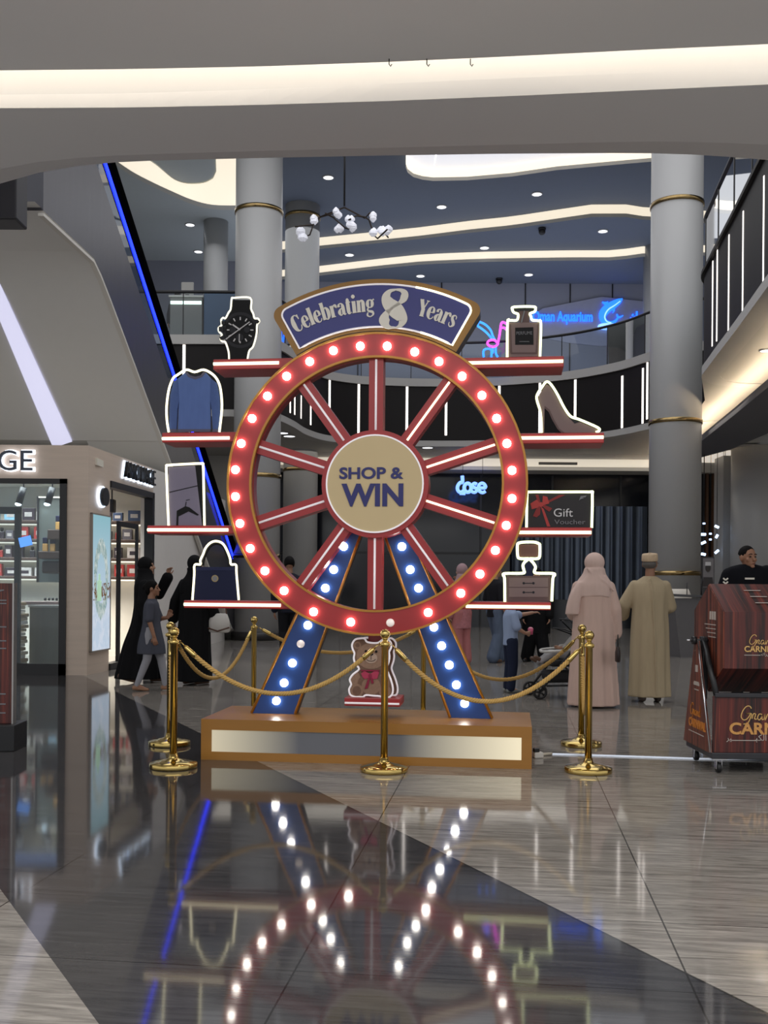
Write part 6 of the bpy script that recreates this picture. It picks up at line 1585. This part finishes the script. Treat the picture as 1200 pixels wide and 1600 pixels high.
def trousers(H, J, r=(.060, .044, .034), bottom=.06):
    cones = []
    for s in 'RL':
        an = Vector(J['an' + s]); kn = Vector(J['kn' + s]); e = kn.lerp(an, 1 - bottom)
        cones.append(([J['hip' + s], tuple(kn), tuple(e)], list(r)))
    rows = [(.46, .085, .062, J['pel'][0], J['pel'][1]), (.52, .098, .07, J['pel'][0], J['pel'][1]), (.58, .092, .064, J['waist'][0], J['waist'][1])]
    return garment(H, [dict(rows=dense(rows))], cones, .009)
def shirt(H, J, bottom=.50, t=.45, wide=1.0, neck=.84, sl=(.040, .040, .034)):
    b = J['broad'] * wide; cx, cy = J['chest'][0], J['chest'][1]; px, py = J['pel'][0], J['pel'][1]
    dz = (J['shR'][2] + J['shL'][2]) / 2 - .788
    rows = [(bottom, .100 * b, .074, px, py), (.58, .097 * b, .070, (cx + px) / 2, (cy + py) / 2), (.68, .106 * b, .074, cx, cy), (.76 + dz * .7, .112 * b, .074, cx, cy), (.80 + dz, .110 * b, .062, cx, cy), (.825 + dz, .080 * b, .050, cx, cy), (max(neck, .84 + dz), .043, .042, cx, cy)]
    return garment(H, [dict(rows=dense(rows), k=7, amp=.025)], [sleeve(J, s, *sl, t) for s in 'RL'], .009)
def hair_cap(H, J, grow=1.07, back=-.008, vmin=.42, low=None):
    m = MB(); R = Matrix.Rotation(J['hyaw'], 3, 'Z'); hc = V3(J['head'], H)
    tilt = R @ Matrix.Rotation(math.radians(-24), 3, 'X')
    m.ball(hc + R @ Vector((0, (-.004 + back) * H, .016 * H)), (.046 * grow * H, .056 * grow * H, .058 * grow * H), 20, 12, tilt, 0, vmin, 1.0)
    return m
def eyes(root, H, J):
    R = Matrix.Rotation(J['hyaw'], 3, 'Z'); hc = V3(J['head'], H)
    for s in (-1, 1):
        MB().ball(hc + R @ Vector((s * .019 * H, .0475 * H, .003 * H)), (.0085 * H, .005 * H, .0045 * H), 10, 6, R).build('eye', mat('eye_dark', (30, 22, 20), 0.2), root)
        MB().tube([hc + R @ Vector((s * (.009 + .008 * q) * H, (.0535 - .003 * q) * H, (.0185 + .002 * math.sin(q * 1.5)) * H)) for q in (0, 1, 2, 2.6)], .0028 * H, 6).build('eyebrow', hair_black, root)
    MB().ball(hc + R @ Vector((0, .0585 * H, -.0395 * H)), (.013 * H, .003 * H, .0035 * H), 10, 6, R).build('lips', mat('lips', (122, 72, 62), 0.45), root)

# ---- woman in pale pink abaya and scarf, seen from behind
P = ground(926, 1104)
pink = cloth('pale_pink_cloth', (206, 178, 166)); pink2 = cloth('pale_pink_scarf', (214, 188, 178))
def wear_pink(H, J):
    rows = [(.012, .162, .125, .0, -.01), (.15, .154, .118, 0, -.005), (.32, .142, .108, 0, 0), (.5, .132, .098, 0, 0), (.64, .124, .088, 0, 0), (.73, .126, .084, 0, 0), (.785, .122, .070, 0, 0), (.815, .085, .055, 0, 0), (.84, .046, .046, 0, 0)]
    yield 'robe', garment(H, [dict(rows=dense(rows, 5), k=9, amp=.085, ph=.7, n=72)], [sleeve(J, 'R', .039, .044, .050, .97), sleeve(J, 'L', .039, .044, .05, .97)], .010, 2), pink, None
    m = MB(); hc = V3(J['head'], H)
    m.ball(hc + Vector((.004 * H, -.012 * H, .010 * H)), (.066 * H, .068 * H, .066 * H), 20, 12)
    loft(m, H, dense([(.715, .126, .088, 0, -.004), (.75, .128, .088, 0, -.006), (.79, .122, .084, 0, -.010), (.83, .096, .074, 0, -.012), (.865, .074, .068, .002, -.012), (.90, .066, .066, .004, -.010)], 4), 6, .05, 48, 1.3, .006)
    for k in range(5): m.tube([V3((-.055 + .03 * k, -.068, .90 - .012 * k), H), V3((.0 + .022 * k, -.083 + .004 * abs(k - 2), .845 - .012 * k), H), V3((.06 + .015 * k, -.07, .83 - .02 * k), H)], .007 * H, 6)
    loft(m, H, dense([(.60, .050, .040, -.135, -.035), (.66, .046, .046, -.130, -.035), (.74, .040, .050, -.112, -.03), (.81, .03, .04, -.08, -.03)], 4), 5, .10, 28, .4)
    yield 'head_scarf', remesh(m, .010, 3), pink2, None
    yield 'shoes', shoes(H, J), mat('shoe_pale', (196, 186, 178), 0.5), None
person('person in pale pink abaya and headscarf seen from behind, hand at the side', (P.x, P.y, 0), math.radians(-4), 1.70, dict(elR=(.134, -.02, .63), wrR=(.142, .03, .475), elL=(-.126, .02, .64), wrL=(-.11, .13, .60), hdL=(.3, 1, 0), pnL=(0, 0, -1)), skin_light, wear_pink)
# ---- man in beige dishdasha with embroidered cap
P = ground(1014, 1096)
beige = cloth('beige_cloth', (178, 162, 134))
def wear_beige(H, J):
    rows = [(.035, .136, .105, .0, -.005), (.17, .132, .100, 0, 0), (.33, .128, .096, 0, 0), (.5, .124, .092, 0, 0), (.62, .118, .084, 0, 0), (.72, .122, .084, 0, 0), (.785, .120, .070, 0, 0), (.815, .085, .055, 0, 0), (.845, .042, .042, 0, 0)]
    m = MB(); loft(m, H, dense(rows, 5), 7, .085, 64, 2.2)
    for pts, rad in (sleeve(J, 'R', .039, .042, .042, .95), sleeve(J, 'L', .039, .044, .046, .95)): m.chain([V3(p, H) for p in pts], [r * H for r in rad], 14)
    m.tube([V3(p, H) for p in ((-.01, -.060, .83), (.005, -.088, .74), (.012, -.094, .6), (.022, -.10, .42), (.03, -.106, .2), (.034, -.110, .06))], .006 * H, 6)
    yield 'robe', remesh(m, .010, 2), beige, None
    c = MB(); hc = V3(J['head'], H); R = Matrix.Rotation(J['hyaw'], 3, 'Z')
    rs = []
    for z, r in ((.018, 1.0), (.022, 1.05), (.058, 1.03), (.066, .98), (.070, .86), (.071, .3), (.071, .02)):
        rs.append([hc + R @ Vector((.051 * r * math.cos(a) * H, (-.004 + .060 * r * math.sin(a)) * H, (z + .01 * (math.sin(a) * .5)) * H)) for a in [2 * PI * i / 32 for i in range(32)]])
    c.rings(rs, True, 0, True)
    yield 'cap', c.mesh('cap', []), mat('embroidered_cap', (200, 176, 146), 0.8, var=0.22, scale=45), None
    h = MB(); h.ball(hc + R @ Vector((0, -.014 * H, -.002 * H)), (.0475 * H, .052 * H, .036 * H), 18, 9)
    yield 'hair', h.mesh('hair', []), hair_grey, None
    g = MB(); g.tube([hc + R @ Vector((s * .05 * H, q * H, .006 * H)) for s, q in ((1, -.01), (1, .03), (.95, .052), (.3, .066))], .0022 * H, 6)
    yield 'glasses', g.mesh('glasses', []), black_metal, None
    yield 'sandals', shoes(H, J, .003), mat('sandal_dark', (60, 50, 44), 0.5), None
person('person in beige ankle-length robe and embroidered cap, seen from behind walking away', (P.x, P.y, 0), math.radians(-6), 1.72, dict(hyaw=-.35, elL=(-.165, .01, .655), wrL=(-.168, .10, .575), hdL=(-.5, .8, -.1), pnL=(1, 0, 0), elR=(.14, .02, .64), wrR=(.12, .14, .62), hdR=(0, 1, .1), pnR=(-1, 0, 0), anL=(-.05, -.05, .05), toeL=(-.05, .05, .014), broad=1.08), skin_tan, wear_beige)
# ---- woman in black abaya walking right, hand raised
black_cloth = cloth('black_abaya', (16, 16, 18), .2)
P = ground(226, 1066)
def abaya(rows, ph, sl=('R', 'L'), shawl=True):
    def wear(H, J):
        yield 'robe', garment(H, [dict(rows=dense(rows, 5), k=8, amp=.085, ph=ph, n=60)], [sleeve(J, s, .040, .042, .046, .97) for s in sl], .010, 2), black_cloth, None
        m = MB(); hc = V3(J['head'], H)
        m.ball(hc + Vector((0, -.010 * H, .012 * H)), (.057 * H, .062 * H, .065 * H), 20, 12)
        cx, cy = J['chest'][0], J['chest'][1]
        loft(m, H, dense([(.70, .125, .088, cx, cy), (.76, .128, .088, cx, cy), (.80, .115, .08, cx, cy), (.835, .080, .066, cx * .5, cy), (.87, .059, .060, 0, cy), (.90, .056, .060, 0, -.006)], 4), 6, .04, 40, ph)
        yield 'head_scarf', remesh(m, .010, 2), black_cloth, None
        yield 'shoes', shoes(H, J), mat('shoe_brown', (92, 66, 50), 0.5), None
    return wear
rowsA = [(.03, .125, .180, .0, -.05), (.14, .122, .165, 0, -.04), (.3, .112, .135, 0, -.03), (.46, .112, .11, 0, 0), (.6, .110, .092, 0, .005), (.72, .118, .086, 0, 0), (.785, .118, .072, 0, 0), (.815, .085, .055, 0, 0), (.84, .046, .046, 0, 0)]
person('person in black abaya walking right past the lit advert, one hand raised', (P.x, P.y, 0), math.radians(-82), 1.68, dict(anR=(.05, -.16, .075), knR=(.05, -.05, .28), toeR=(.05, -.075, .014), anL=(-.05, .08, .045), toeL=(-.05, .17, .014), knL=(-.05, .07, .285), elL=(-.12, .10, .70), wrL=(-.10, .17, .845), hdL=(.1, .1, 1), pnL=(.7, .6, 0), curlL=.5), skin_light, abaya(rowsA, .4))
# ---- girl in grey dress
P = ground(236, 1079)
grey_dress = cloth('grey_dress', (74, 76, 86)); legging = cloth('grey_leggings', (150, 150, 156))
def wear_girl(H, J):
    rows = [(.335, .105, .125, 0, .0), (.42, .100, .118, 0, 0), (.54, .090, .092, 0, 0), (.62, .084, .078, 0, 0), (.72, .092, .074, 0, 0), (.785, .096, .064, 0, 0), (.815, .066, .05, 0, 0), (.835, .04, .04, 0, 0)]
    yield 'dress', garment(H, [dict(rows=dense(rows, 5), k=8, amp=.06, ph=.2, n=56)], [sleeve(J, s, .040, .040, .03, .46) for s in 'RL'], .008, 2), grey_dress, None
    yield 'leggings', trousers(H, J, (.056, .039, .026), .03), legging, None
    m = hair_cap(H, J, 1.10, -.010, .36); hc = V3(J['head'], H)
    m.ball(hc + Vector((0, -.040 * H, -.012 * H)), (.045 * H, .035 * H, .055 * H), 14, 9); m.ball(hc + Vector((0, -.068 * H, .01 * H)), (.028 * H, .03 * H, .03 * H), 12, 8)
    yield 'hair', remesh(m, .008, 2), hair_black, None
    yield 'sandals', shoes(H, J, .002), mat('sandal_tan', (150, 110, 84), 0.5), None
g_, J_ = person('child in grey dress and pale leggings, dark hair, walking right in profile', (P.x, P.y, 0), math.radians(-88), 1.36, dict(anR=(.045, -.12, .05), knR=(.045, -.03, .285), toeR=(.045, -.03, .013), anL=(-.045, .12, .045), knL=(-.045, .08, .29), toeL=(-.045, .21, .013), elR=(.12, .0, .645), wrR=(.118, .045, .50), elL=(-.11, .05, .65), wrL=(-.08, .13, .66), hdL=(0, .4, .9)), skin_tan, wear_girl)
eyes(g_, 1.36, J_)
# ---- second woman in black, with a white bag
P = ground(303, 1069)
rowsB = [(.03, .155, .14, .0, -.02), (.14, .148, .13, 0, -.015), (.3, .138, .118, 0, -.01), (.46, .13, .105, 0, 0), (.6, .122, .092, 0, 0), (.72, .122, .086, 0, 0), (.785, .120, .072, 0, 0), (.815, .085, .055, 0, 0), (.84, .046, .046, 0, 0)]
person('person in black abaya seen from behind, partly hidden by the handbag cut-out', (P.x, P.y, 0), math.radians(-24), 1.70, dict(elL=(-.18, .0, .64), wrL=(-.215, .02, .50), elR=(.15, .0, .63), wrR=(.16, .06, .49), broad=1.1), skin_light, abaya(rowsB, 1.5))
q = at(339, 968, P.y - 0.1)
r = thing('shoulder_bag', 'white shoulder bag with a brown strap hanging beside the second person in black', 'bag', (q.x + .03, P.y - 0.10, q.z - .17), math.radians(-10))
MB().rings([[Vector((a * .16, b * .05, z)) for a, b in ((-1, -1), (1, -1), (1, 1), (-1, 1))] if 0 else [Vector((w * math.cos(t), d * math.sin(t), z)) for t in [2 * PI * i / 20 for i in range(20)]] for z, w, d in ((0, .12, .04), (.02, .15, .06), (.16, .14, .055), (.24, .11, .03), (.25, .10, .02))], True, 0, True).build('bag_body', mat('white_leather', (196, 192, 186), 0.5), r)
MB().tube(smooth_path([(-.10, 0, .23), (-.07, 0, .42), (0.02, 0, .56), (.07, 0, .42), (.10, 0, .23)], 5), .010, 6).tube([(-.15, -.03, .06), (.0, -.065, .02), (.15, -.03, .07)], .012, 6).build('strap', mat('brown_strap', (84, 58, 44), 0.5), r)
# ---- dark figure behind the wheel
P = Vector((at(452, 900, 17.5).x, 17.5, 0)); navy_cloth = cloth('dark_navy_cloth', (30, 32, 44))
def wear_dark(H, J):
    yield 'shirt', shirt(H, J, .47, .96, 1.05, .845, (.044, .042, .034)), navy_cloth, None
    yield 'trousers', trousers(H, J), cloth('black_trousers', (24, 24, 28)), None
    yield 'hair', hair_cap(H, J, 1.12, -.004, .30).mesh('hair', []), hair_black, None
    yield 'shoes', shoes(H, J), black_plastic, None
person('person in dark navy clothes seen from behind through the left of the wheel', P, math.radians(8), 1.80, dict(anL=(-.05, -.09, .06), toeL=(-.05, .0, .014)), skin_tan, wear_dark)
# ---- woman in pink patterned outfit behind the wheel
P = Vector((at(722, 900, 17.2).x, 17.2, 0)); pinkp = mat('pink_pattern_cloth', (176, 116, 120), 0.85, spec=0.15, var=0.35, scale=22)
def wear_pp(H, J):
    yield 'tunic', shirt(H, J, .36, .97, 1.1, .84, (.046, .046, .046)), pinkp, None
    yield 'trousers', trousers(H, J, (.066, .058, .056), .04), cloth('pink_trousers', (176, 112, 112)), None
    m = MB(); hc = V3(J['head'], H); m.ball(hc + Vector((0, -.008 * H, .012 * H)), (.056 * H, .060 * H, .064 * H), 18, 11); loft(m, H, dense([(.72, .12, .086, 0, 0), (.79, .118, .08, 0, 0), (.84, .075, .064, 0, -.004), (.89, .056, .06, 0, -.004)], 4), 6, .05, 40, .9)
    yield 'head_scarf', remesh(m, .010, 2), cloth('dusty_rose_scarf', (160, 132, 136)), None
    yield 'shoes', shoes(H, J), mat('shoe_beige', (150, 128, 112), 0.5), None
person('person in pink patterned tunic and rose headscarf behind the lower right of the wheel', P, math.radians(40), 1.70, dict(elR=(.15, .06, .68), wrR=(.11, .16, .80), hdR=(-.2, .3, 1), pnR=(-1, 0, 0)), skin_light, wear_pp)
# ---- person in jeans
P = Vector((at(773, 1000, 17.8).x, 17.8, 0))
def wear_j(H, J):
    yield 'shirt', shirt(H, J, .46, .5, 1.0), cloth('charcoal_top', (32, 32, 36)), None
    yield 'jeans', trousers(H, J, (.064, .056, .064), .03), mat('blue_denim', (92, 104, 124), 0.8, spec=0.15, var=0.25, scale=12, stretch=(2, 2, .6)), None
    yield 'hair', hair_cap(H, J, 1.12, -.006, .25).mesh('hair', []), hair_black, None
    yield 'shoes', shoes(H, J), mat('shoe_brown', (92, 66, 50), 0.5), None
person('person in flared blue jeans and charcoal top behind the lowest right shelf', P, math.radians(-60), 1.72, dict(anL=(-.06, .10, .045), toeL=(-.06, .19, .014), knL=(-.055, .07, .285), anR=(.05, -.06, .05), toeR=(.05, .03, .014)), skin_light, wear_j)
# ---- boy in light blue shirt
P = ground(797, 1082)
def wear_boy(H, J):
    yield 'shirt', shirt(H, J, .475, .45, 1.02, .84, (.042, .044, .04)), cloth('light_blue_shirt', (150, 166, 196)), None
    yield 'trousers', trousers(H, J, (.062, .052, .044), .02), cloth('navy_trousers', (36, 42, 62)), None
    yield 'hair', hair_cap(H, J, 1.11, -.004, .38).mesh('hair', []), hair_black, None
    yield 'sneakers', shoes(H, J, .007), mat('sneaker_mix', (120, 124, 122), 0.6, var=0.6, scale=26), None
b_, J_ = person('child in light blue shirt and navy trousers reaching out to the right, behind the rope', (P.x, P.y, 0), math.radians(-80), 1.24, dict(elL=(-.12, .13, .775), wrL=(-.10, .26, .80), hdL=(0, 1, .1), pnL=(0, 0, -1), elR=(.13, .03, .65), wrR=(.11, .12, .60), hdR=(-.2, 1, .1), pnR=(-1, 0, 0), curlR=.75), skin_light, wear_boy)
eyes(b_, 1.24, J_)
hw = Matrix.Rotation(math.radians(-80), 3, 'Z') @ (Vector((.075, .185, .585)) * 1.24)
r = thing('pink_cup', 'small pink cup held by the child in the light blue shirt', 'cup', (P.x + hw.x, P.y + hw.y, hw.z)); MB().lathe([(.028, 0), (.036, .075), (.033, .075), (.026, .006)], 16).build('cup', mat('cup_pink', (214, 96, 132), 0.5), r); MB().ball((0, 0, .075), (.032, .032, .02), 12, 7).build('cup_filling', mat('cup_cream', (226, 150, 170), 0.6), r)
# ---- woman in black trousers behind the boy
P = Vector((at(838, 1000, 18.0).x, 18.0, 0))
def wear_b(H, J):
    yield 'tunic', shirt(H, J, .30, .97, 1.35, .84, (.05, .05, .05)), black_cloth, None
    yield 'trousers', trousers(H, J, (.075, .07, .068), .05), black_cloth, None
    m = MB(); hc = V3(J['head'], H); m.ball(hc + Vector((0, -.008 * H, .012 * H)), (.056 * H, .060 * H, .064 * H), 18, 11); loft(m, H, dense([(.72, .13, .09, 0, 0), (.79, .122, .08, 0, 0), (.84, .075, .064, 0, -.004), (.89, .056, .06, 0, -.004)], 4), 6, .05, 40, .9)
    yield 'head_scarf', remesh(m, .010, 2), black_cloth, None
    yield 'shoes', shoes(H, J), black_plastic, None
person('person in loose black tunic and wide black trousers beyond the child in light blue', P, math.radians(170), 1.66, dict(anL=(-.09, .06, .045), toeL=(-.10, .15, .014), anR=(.10, -.04, .045), toeR=(.12, .05, .014), broad=1.1), skin_light, wear_b)
# ---- man in black top behind the cart
P = Vector((at(1168, 880, 11.4).x, 11.4, 0))
black_top = cloth('black_top', (15, 16, 22), .15)
def wear_sec(H, J):
    yield 'sweatshirt', shirt(H, J, .46, .97, 1.06, .848, (.048, .046, .038)), black_top, None
    yield 'trousers', trousers(H, J), cloth('black_trousers', (24, 24, 28)), None
    yield 'hair', hair_cap(H, J, 1.035, -.008, .46).mesh('hair', []), hair_black, None
    yield 'shoes', shoes(H, J), black_plastic, None
s_, J_ = person('person in black sweatshirt with white chevrons on the sleeve, standing behind the raffle cart', P, math.radians(168), 1.78, dict(hyaw=.55, elR=(.165, .0, .64), wrR=(.14, .08, .50), elL=(-.20, -.02, .69), wrL=(-.15, .07, .60), shL=(-.118, -.01, .85), shR=(.112, 0, .832), neck=(0, -.005, .86), head=(0, .008, .935), hdL=(.4, .5, -.6), broad=1.18), skin_tan, wear_sec)
eyes(s_, 1.78, J_)
ch = MB(); H = 1.78
for k in range(2):
    for sx in (-1, 1):
        z = (.792 - .022 * k) * H; x = .135 * H
        ch.ribbon([(x + sx * .014 * H, z + .013 * H, .009 * H), (x, z, .009 * H)], lambda u, zz, w: (u, w, zz), .040 * H, .048 * H)
ch.build('sleeve_chevron', letter_white, [o for o in s_.children if o.name.startswith('sweatshirt')][0], label='white chevrons on the sleeve')
MB().box(-.03 * H, .025 * H, .060 * H, .088 * H, .797 * H, .808 * H).build('chest_tag', letter_white, [o for o in s_.children if o.name.startswith('sweatshirt')][0], label='pale tag on the chest')
# ---- person at the upper counter
P = Vector((at(277, 470, 27.2).x, 27.2, 7.46))
person('person in dark clothes behind the upper floor counter', P, PI, 1.60, {}, skin_tan, wear_dark)
# ---- stroller with a seated child
P = ground(884, 1091)
def stroller():
    r = thing('stroller', 'black baby stroller with a pale bumper bar, half hidden by the person in pink', 'stroller', (P.x, P.y + .1, 0), math.radians(96))
    fm = MB()
    for s in (-1, 1):
        fm.tube([(s * .24, .36, .09), (s * .23, .10, .42), (s * .22, -.38, 1.0)], .014, 8); fm.tube([(s * .24, -.30, .11), (s * .23, .06, .48)], .014, 8); fm.tube([(s * .23, .28, .16), (s * .23, -.26, .17)], .012, 8)
    fm.tube([(-.22, -.38, 1.0), (.22, -.38, 1.0)], .017, 8); fm.tube([(-.24, .30, .14), (.24, .30, .14)], .012, 8); fo = fm.build('frame', black_metal, r)
    st = MB(); st.bbox(-.2, .2, -.14, .22, .38, .46, .03); st.bbox(-.2, .2, -.03, .03, 0, .5, .03, 0, Matrix.Translation((0, -.14, .42)) @ Matrix.Rotation(math.radians(24), 4, 'X')); st.bbox(-.19, .19, -.22, .24, .20, .32, .04); st.build('seat', mat('stroller_fabric', (30, 30, 33), 0.85), r)
    MB().tube(smooth_path([(-.22, -.02, .58), (-.2, .22, .56), (0, .28, .55), (.2, .22, .56), (.22, -.02, .58)], 5), .017, 8).build('bumper_bar', mat('bumper_pale', (196, 194, 190), 0.4), r, label='pale bumper bar')
    hd = MB()
    for k in range(5):
        a = math.radians(20 + 25 * k); hd.tube([(-.23, -.22 - .0, .72), (-.22, -.22 + .32 * math.cos(a), .72 + .30 * math.sin(a)), (.22, -.22 + .32 * math.cos(a), .72 + .30 * math.sin(a)), (.23, -.22, .72)], .008, 6)
    rs = []
    for k in range(6):
        a = math.radians(40 + 22 * k); rs.append([Vector((x, -.22 + .32 * math.cos(a) * (1 - .12 * abs(x) / .22), .72 + .30 * math.sin(a) * (1 - .1 * abs(x) / .22))) for x in (-.22, -.12, 0, .12, .22)])
    v = [p for q in rs for p in q]; hd.add(v, [(i * 5 + j, i * 5 + j + 1, i * 5 + j + 6, i * 5 + j + 5) for i in range(5) for j in range(4)], 0, True); hd.build('canopy', MATS['stroller_fabric'], r)
    for x, y, rr in ((-.24, .36, .088), (.24, .36, .088), (-.24, -.30, .11), (.24, -.30, .11)):
        w = MB().tube([(x, y + rr * .82 * math.cos(t), rr + .001 + rr * .82 * math.sin(t)) for t in [2 * PI * i / 24 for i in range(24)]], rr * .18, 8, True)
        for k in range(5): t = 2 * PI * k / 5; w.tube([(x, y, rr), (x, y + rr * .75 * math.cos(t), rr + rr * .75 * math.sin(t))], .012, 6)
        w.build('wheel', black_plastic, r)
    c_ = Matrix.Translation((P.x, P.y + .1, 0)) @ Matrix.Rotation(math.radians(96), 4, 'Z')
    Hc = .82; loc = c_ @ Vector((0, -.03, .47 - .50 * Hc))
    pose = dict(pel=(0, -.02, .53), waist=(0, -.05, .61), chest=(0, -.09, .715), neck=(0, -.12, .82), head=(0, -.13, .925), shR=(.10, -.10, .79), shL=(-.10, -.10, .79), elR=(.14, -.02, .66), elL=(-.14, -.02, .66), wrR=(.10, .09, .66), wrL=(-.10, .09, .66), hdR=(0, 1, 0), hdL=(0, 1, 0),
                hipR=(.055, 0, .53), hipL=(-.055, 0, .53), knR=(.08, .23, .57), knL=(-.08, .23, .57), anR=(.085, .40, .44), anL=(-.085, .40, .47), toeR=(.10, .50, .49), toeL=(-.10, .50, .52))
    def wear(H, J):
        yield 'shirt', garment(H, [dict(rows=dense([(.50, .10, .08, 0, -.02), (.6, .098, .075, 0, -.05), (.72, .108, .075, 0, -.09), (.785, .10, .065, 0, -.10), (.83, .045, .045, 0, -.12)], 4))], [sleeve(J, s, .042, .04, .036, .9) for s in 'RL'], .008), cloth('toddler_shirt', (170, 166, 162)), None
        yield 'trousers', garment(H, [], [([J['hip' + s], J['kn' + s], J['an' + s]], [.062, .052, .044]) for s in 'RL'] + [([J['hipR'], J['hipL']], [.07, .07])], .008), cloth('toddler_trousers', (158, 156, 158)), None
        yield 'hair', hair_cap(H, J, 1.10, -.006, .40).mesh('hair', []), hair_black, None
        m = MB()
        for s in 'RL': m.cone(V3(J['an' + s], H), V3(J['toe' + s], H), .032 * H, .030 * H)
        yield 'shoes', remesh(m, .007, 1), mat('shoe_brown', (92, 66, 50), 0.5), None
    person('toddler in pale clothes sitting in the stroller, legs stretched out', loc, math.radians(96), Hc, pose, skin_light, wear)
stroller()
q = ground(967, 1098)
r = thing('dark_handbag', 'dark handbag with a looped strap beside the person in pale pink', 'bag', (at(966, 1010, 11.0).x, 11.02, .52), math.radians(80))
MB().rings([[Vector((w * math.cos(t), d * math.sin(t), z)) for t in [2 * PI * i / 20 for i in range(20)]] for z, w, d in ((0, .09, .022), (.01, .11, .03), (.10, .105, .03), (.16, .09, .02))], True, 0, True).build('bag_body', mat('dark_bag', (40, 30, 30), 0.45), r)
MB().tube(smooth_path([(-.08, 0, .14), (-.06, 0, .24), (0, 0, .29), (.06, 0, .24), (.08, 0, .14)], 5), .006, 6).build('strap', black_plastic, r)
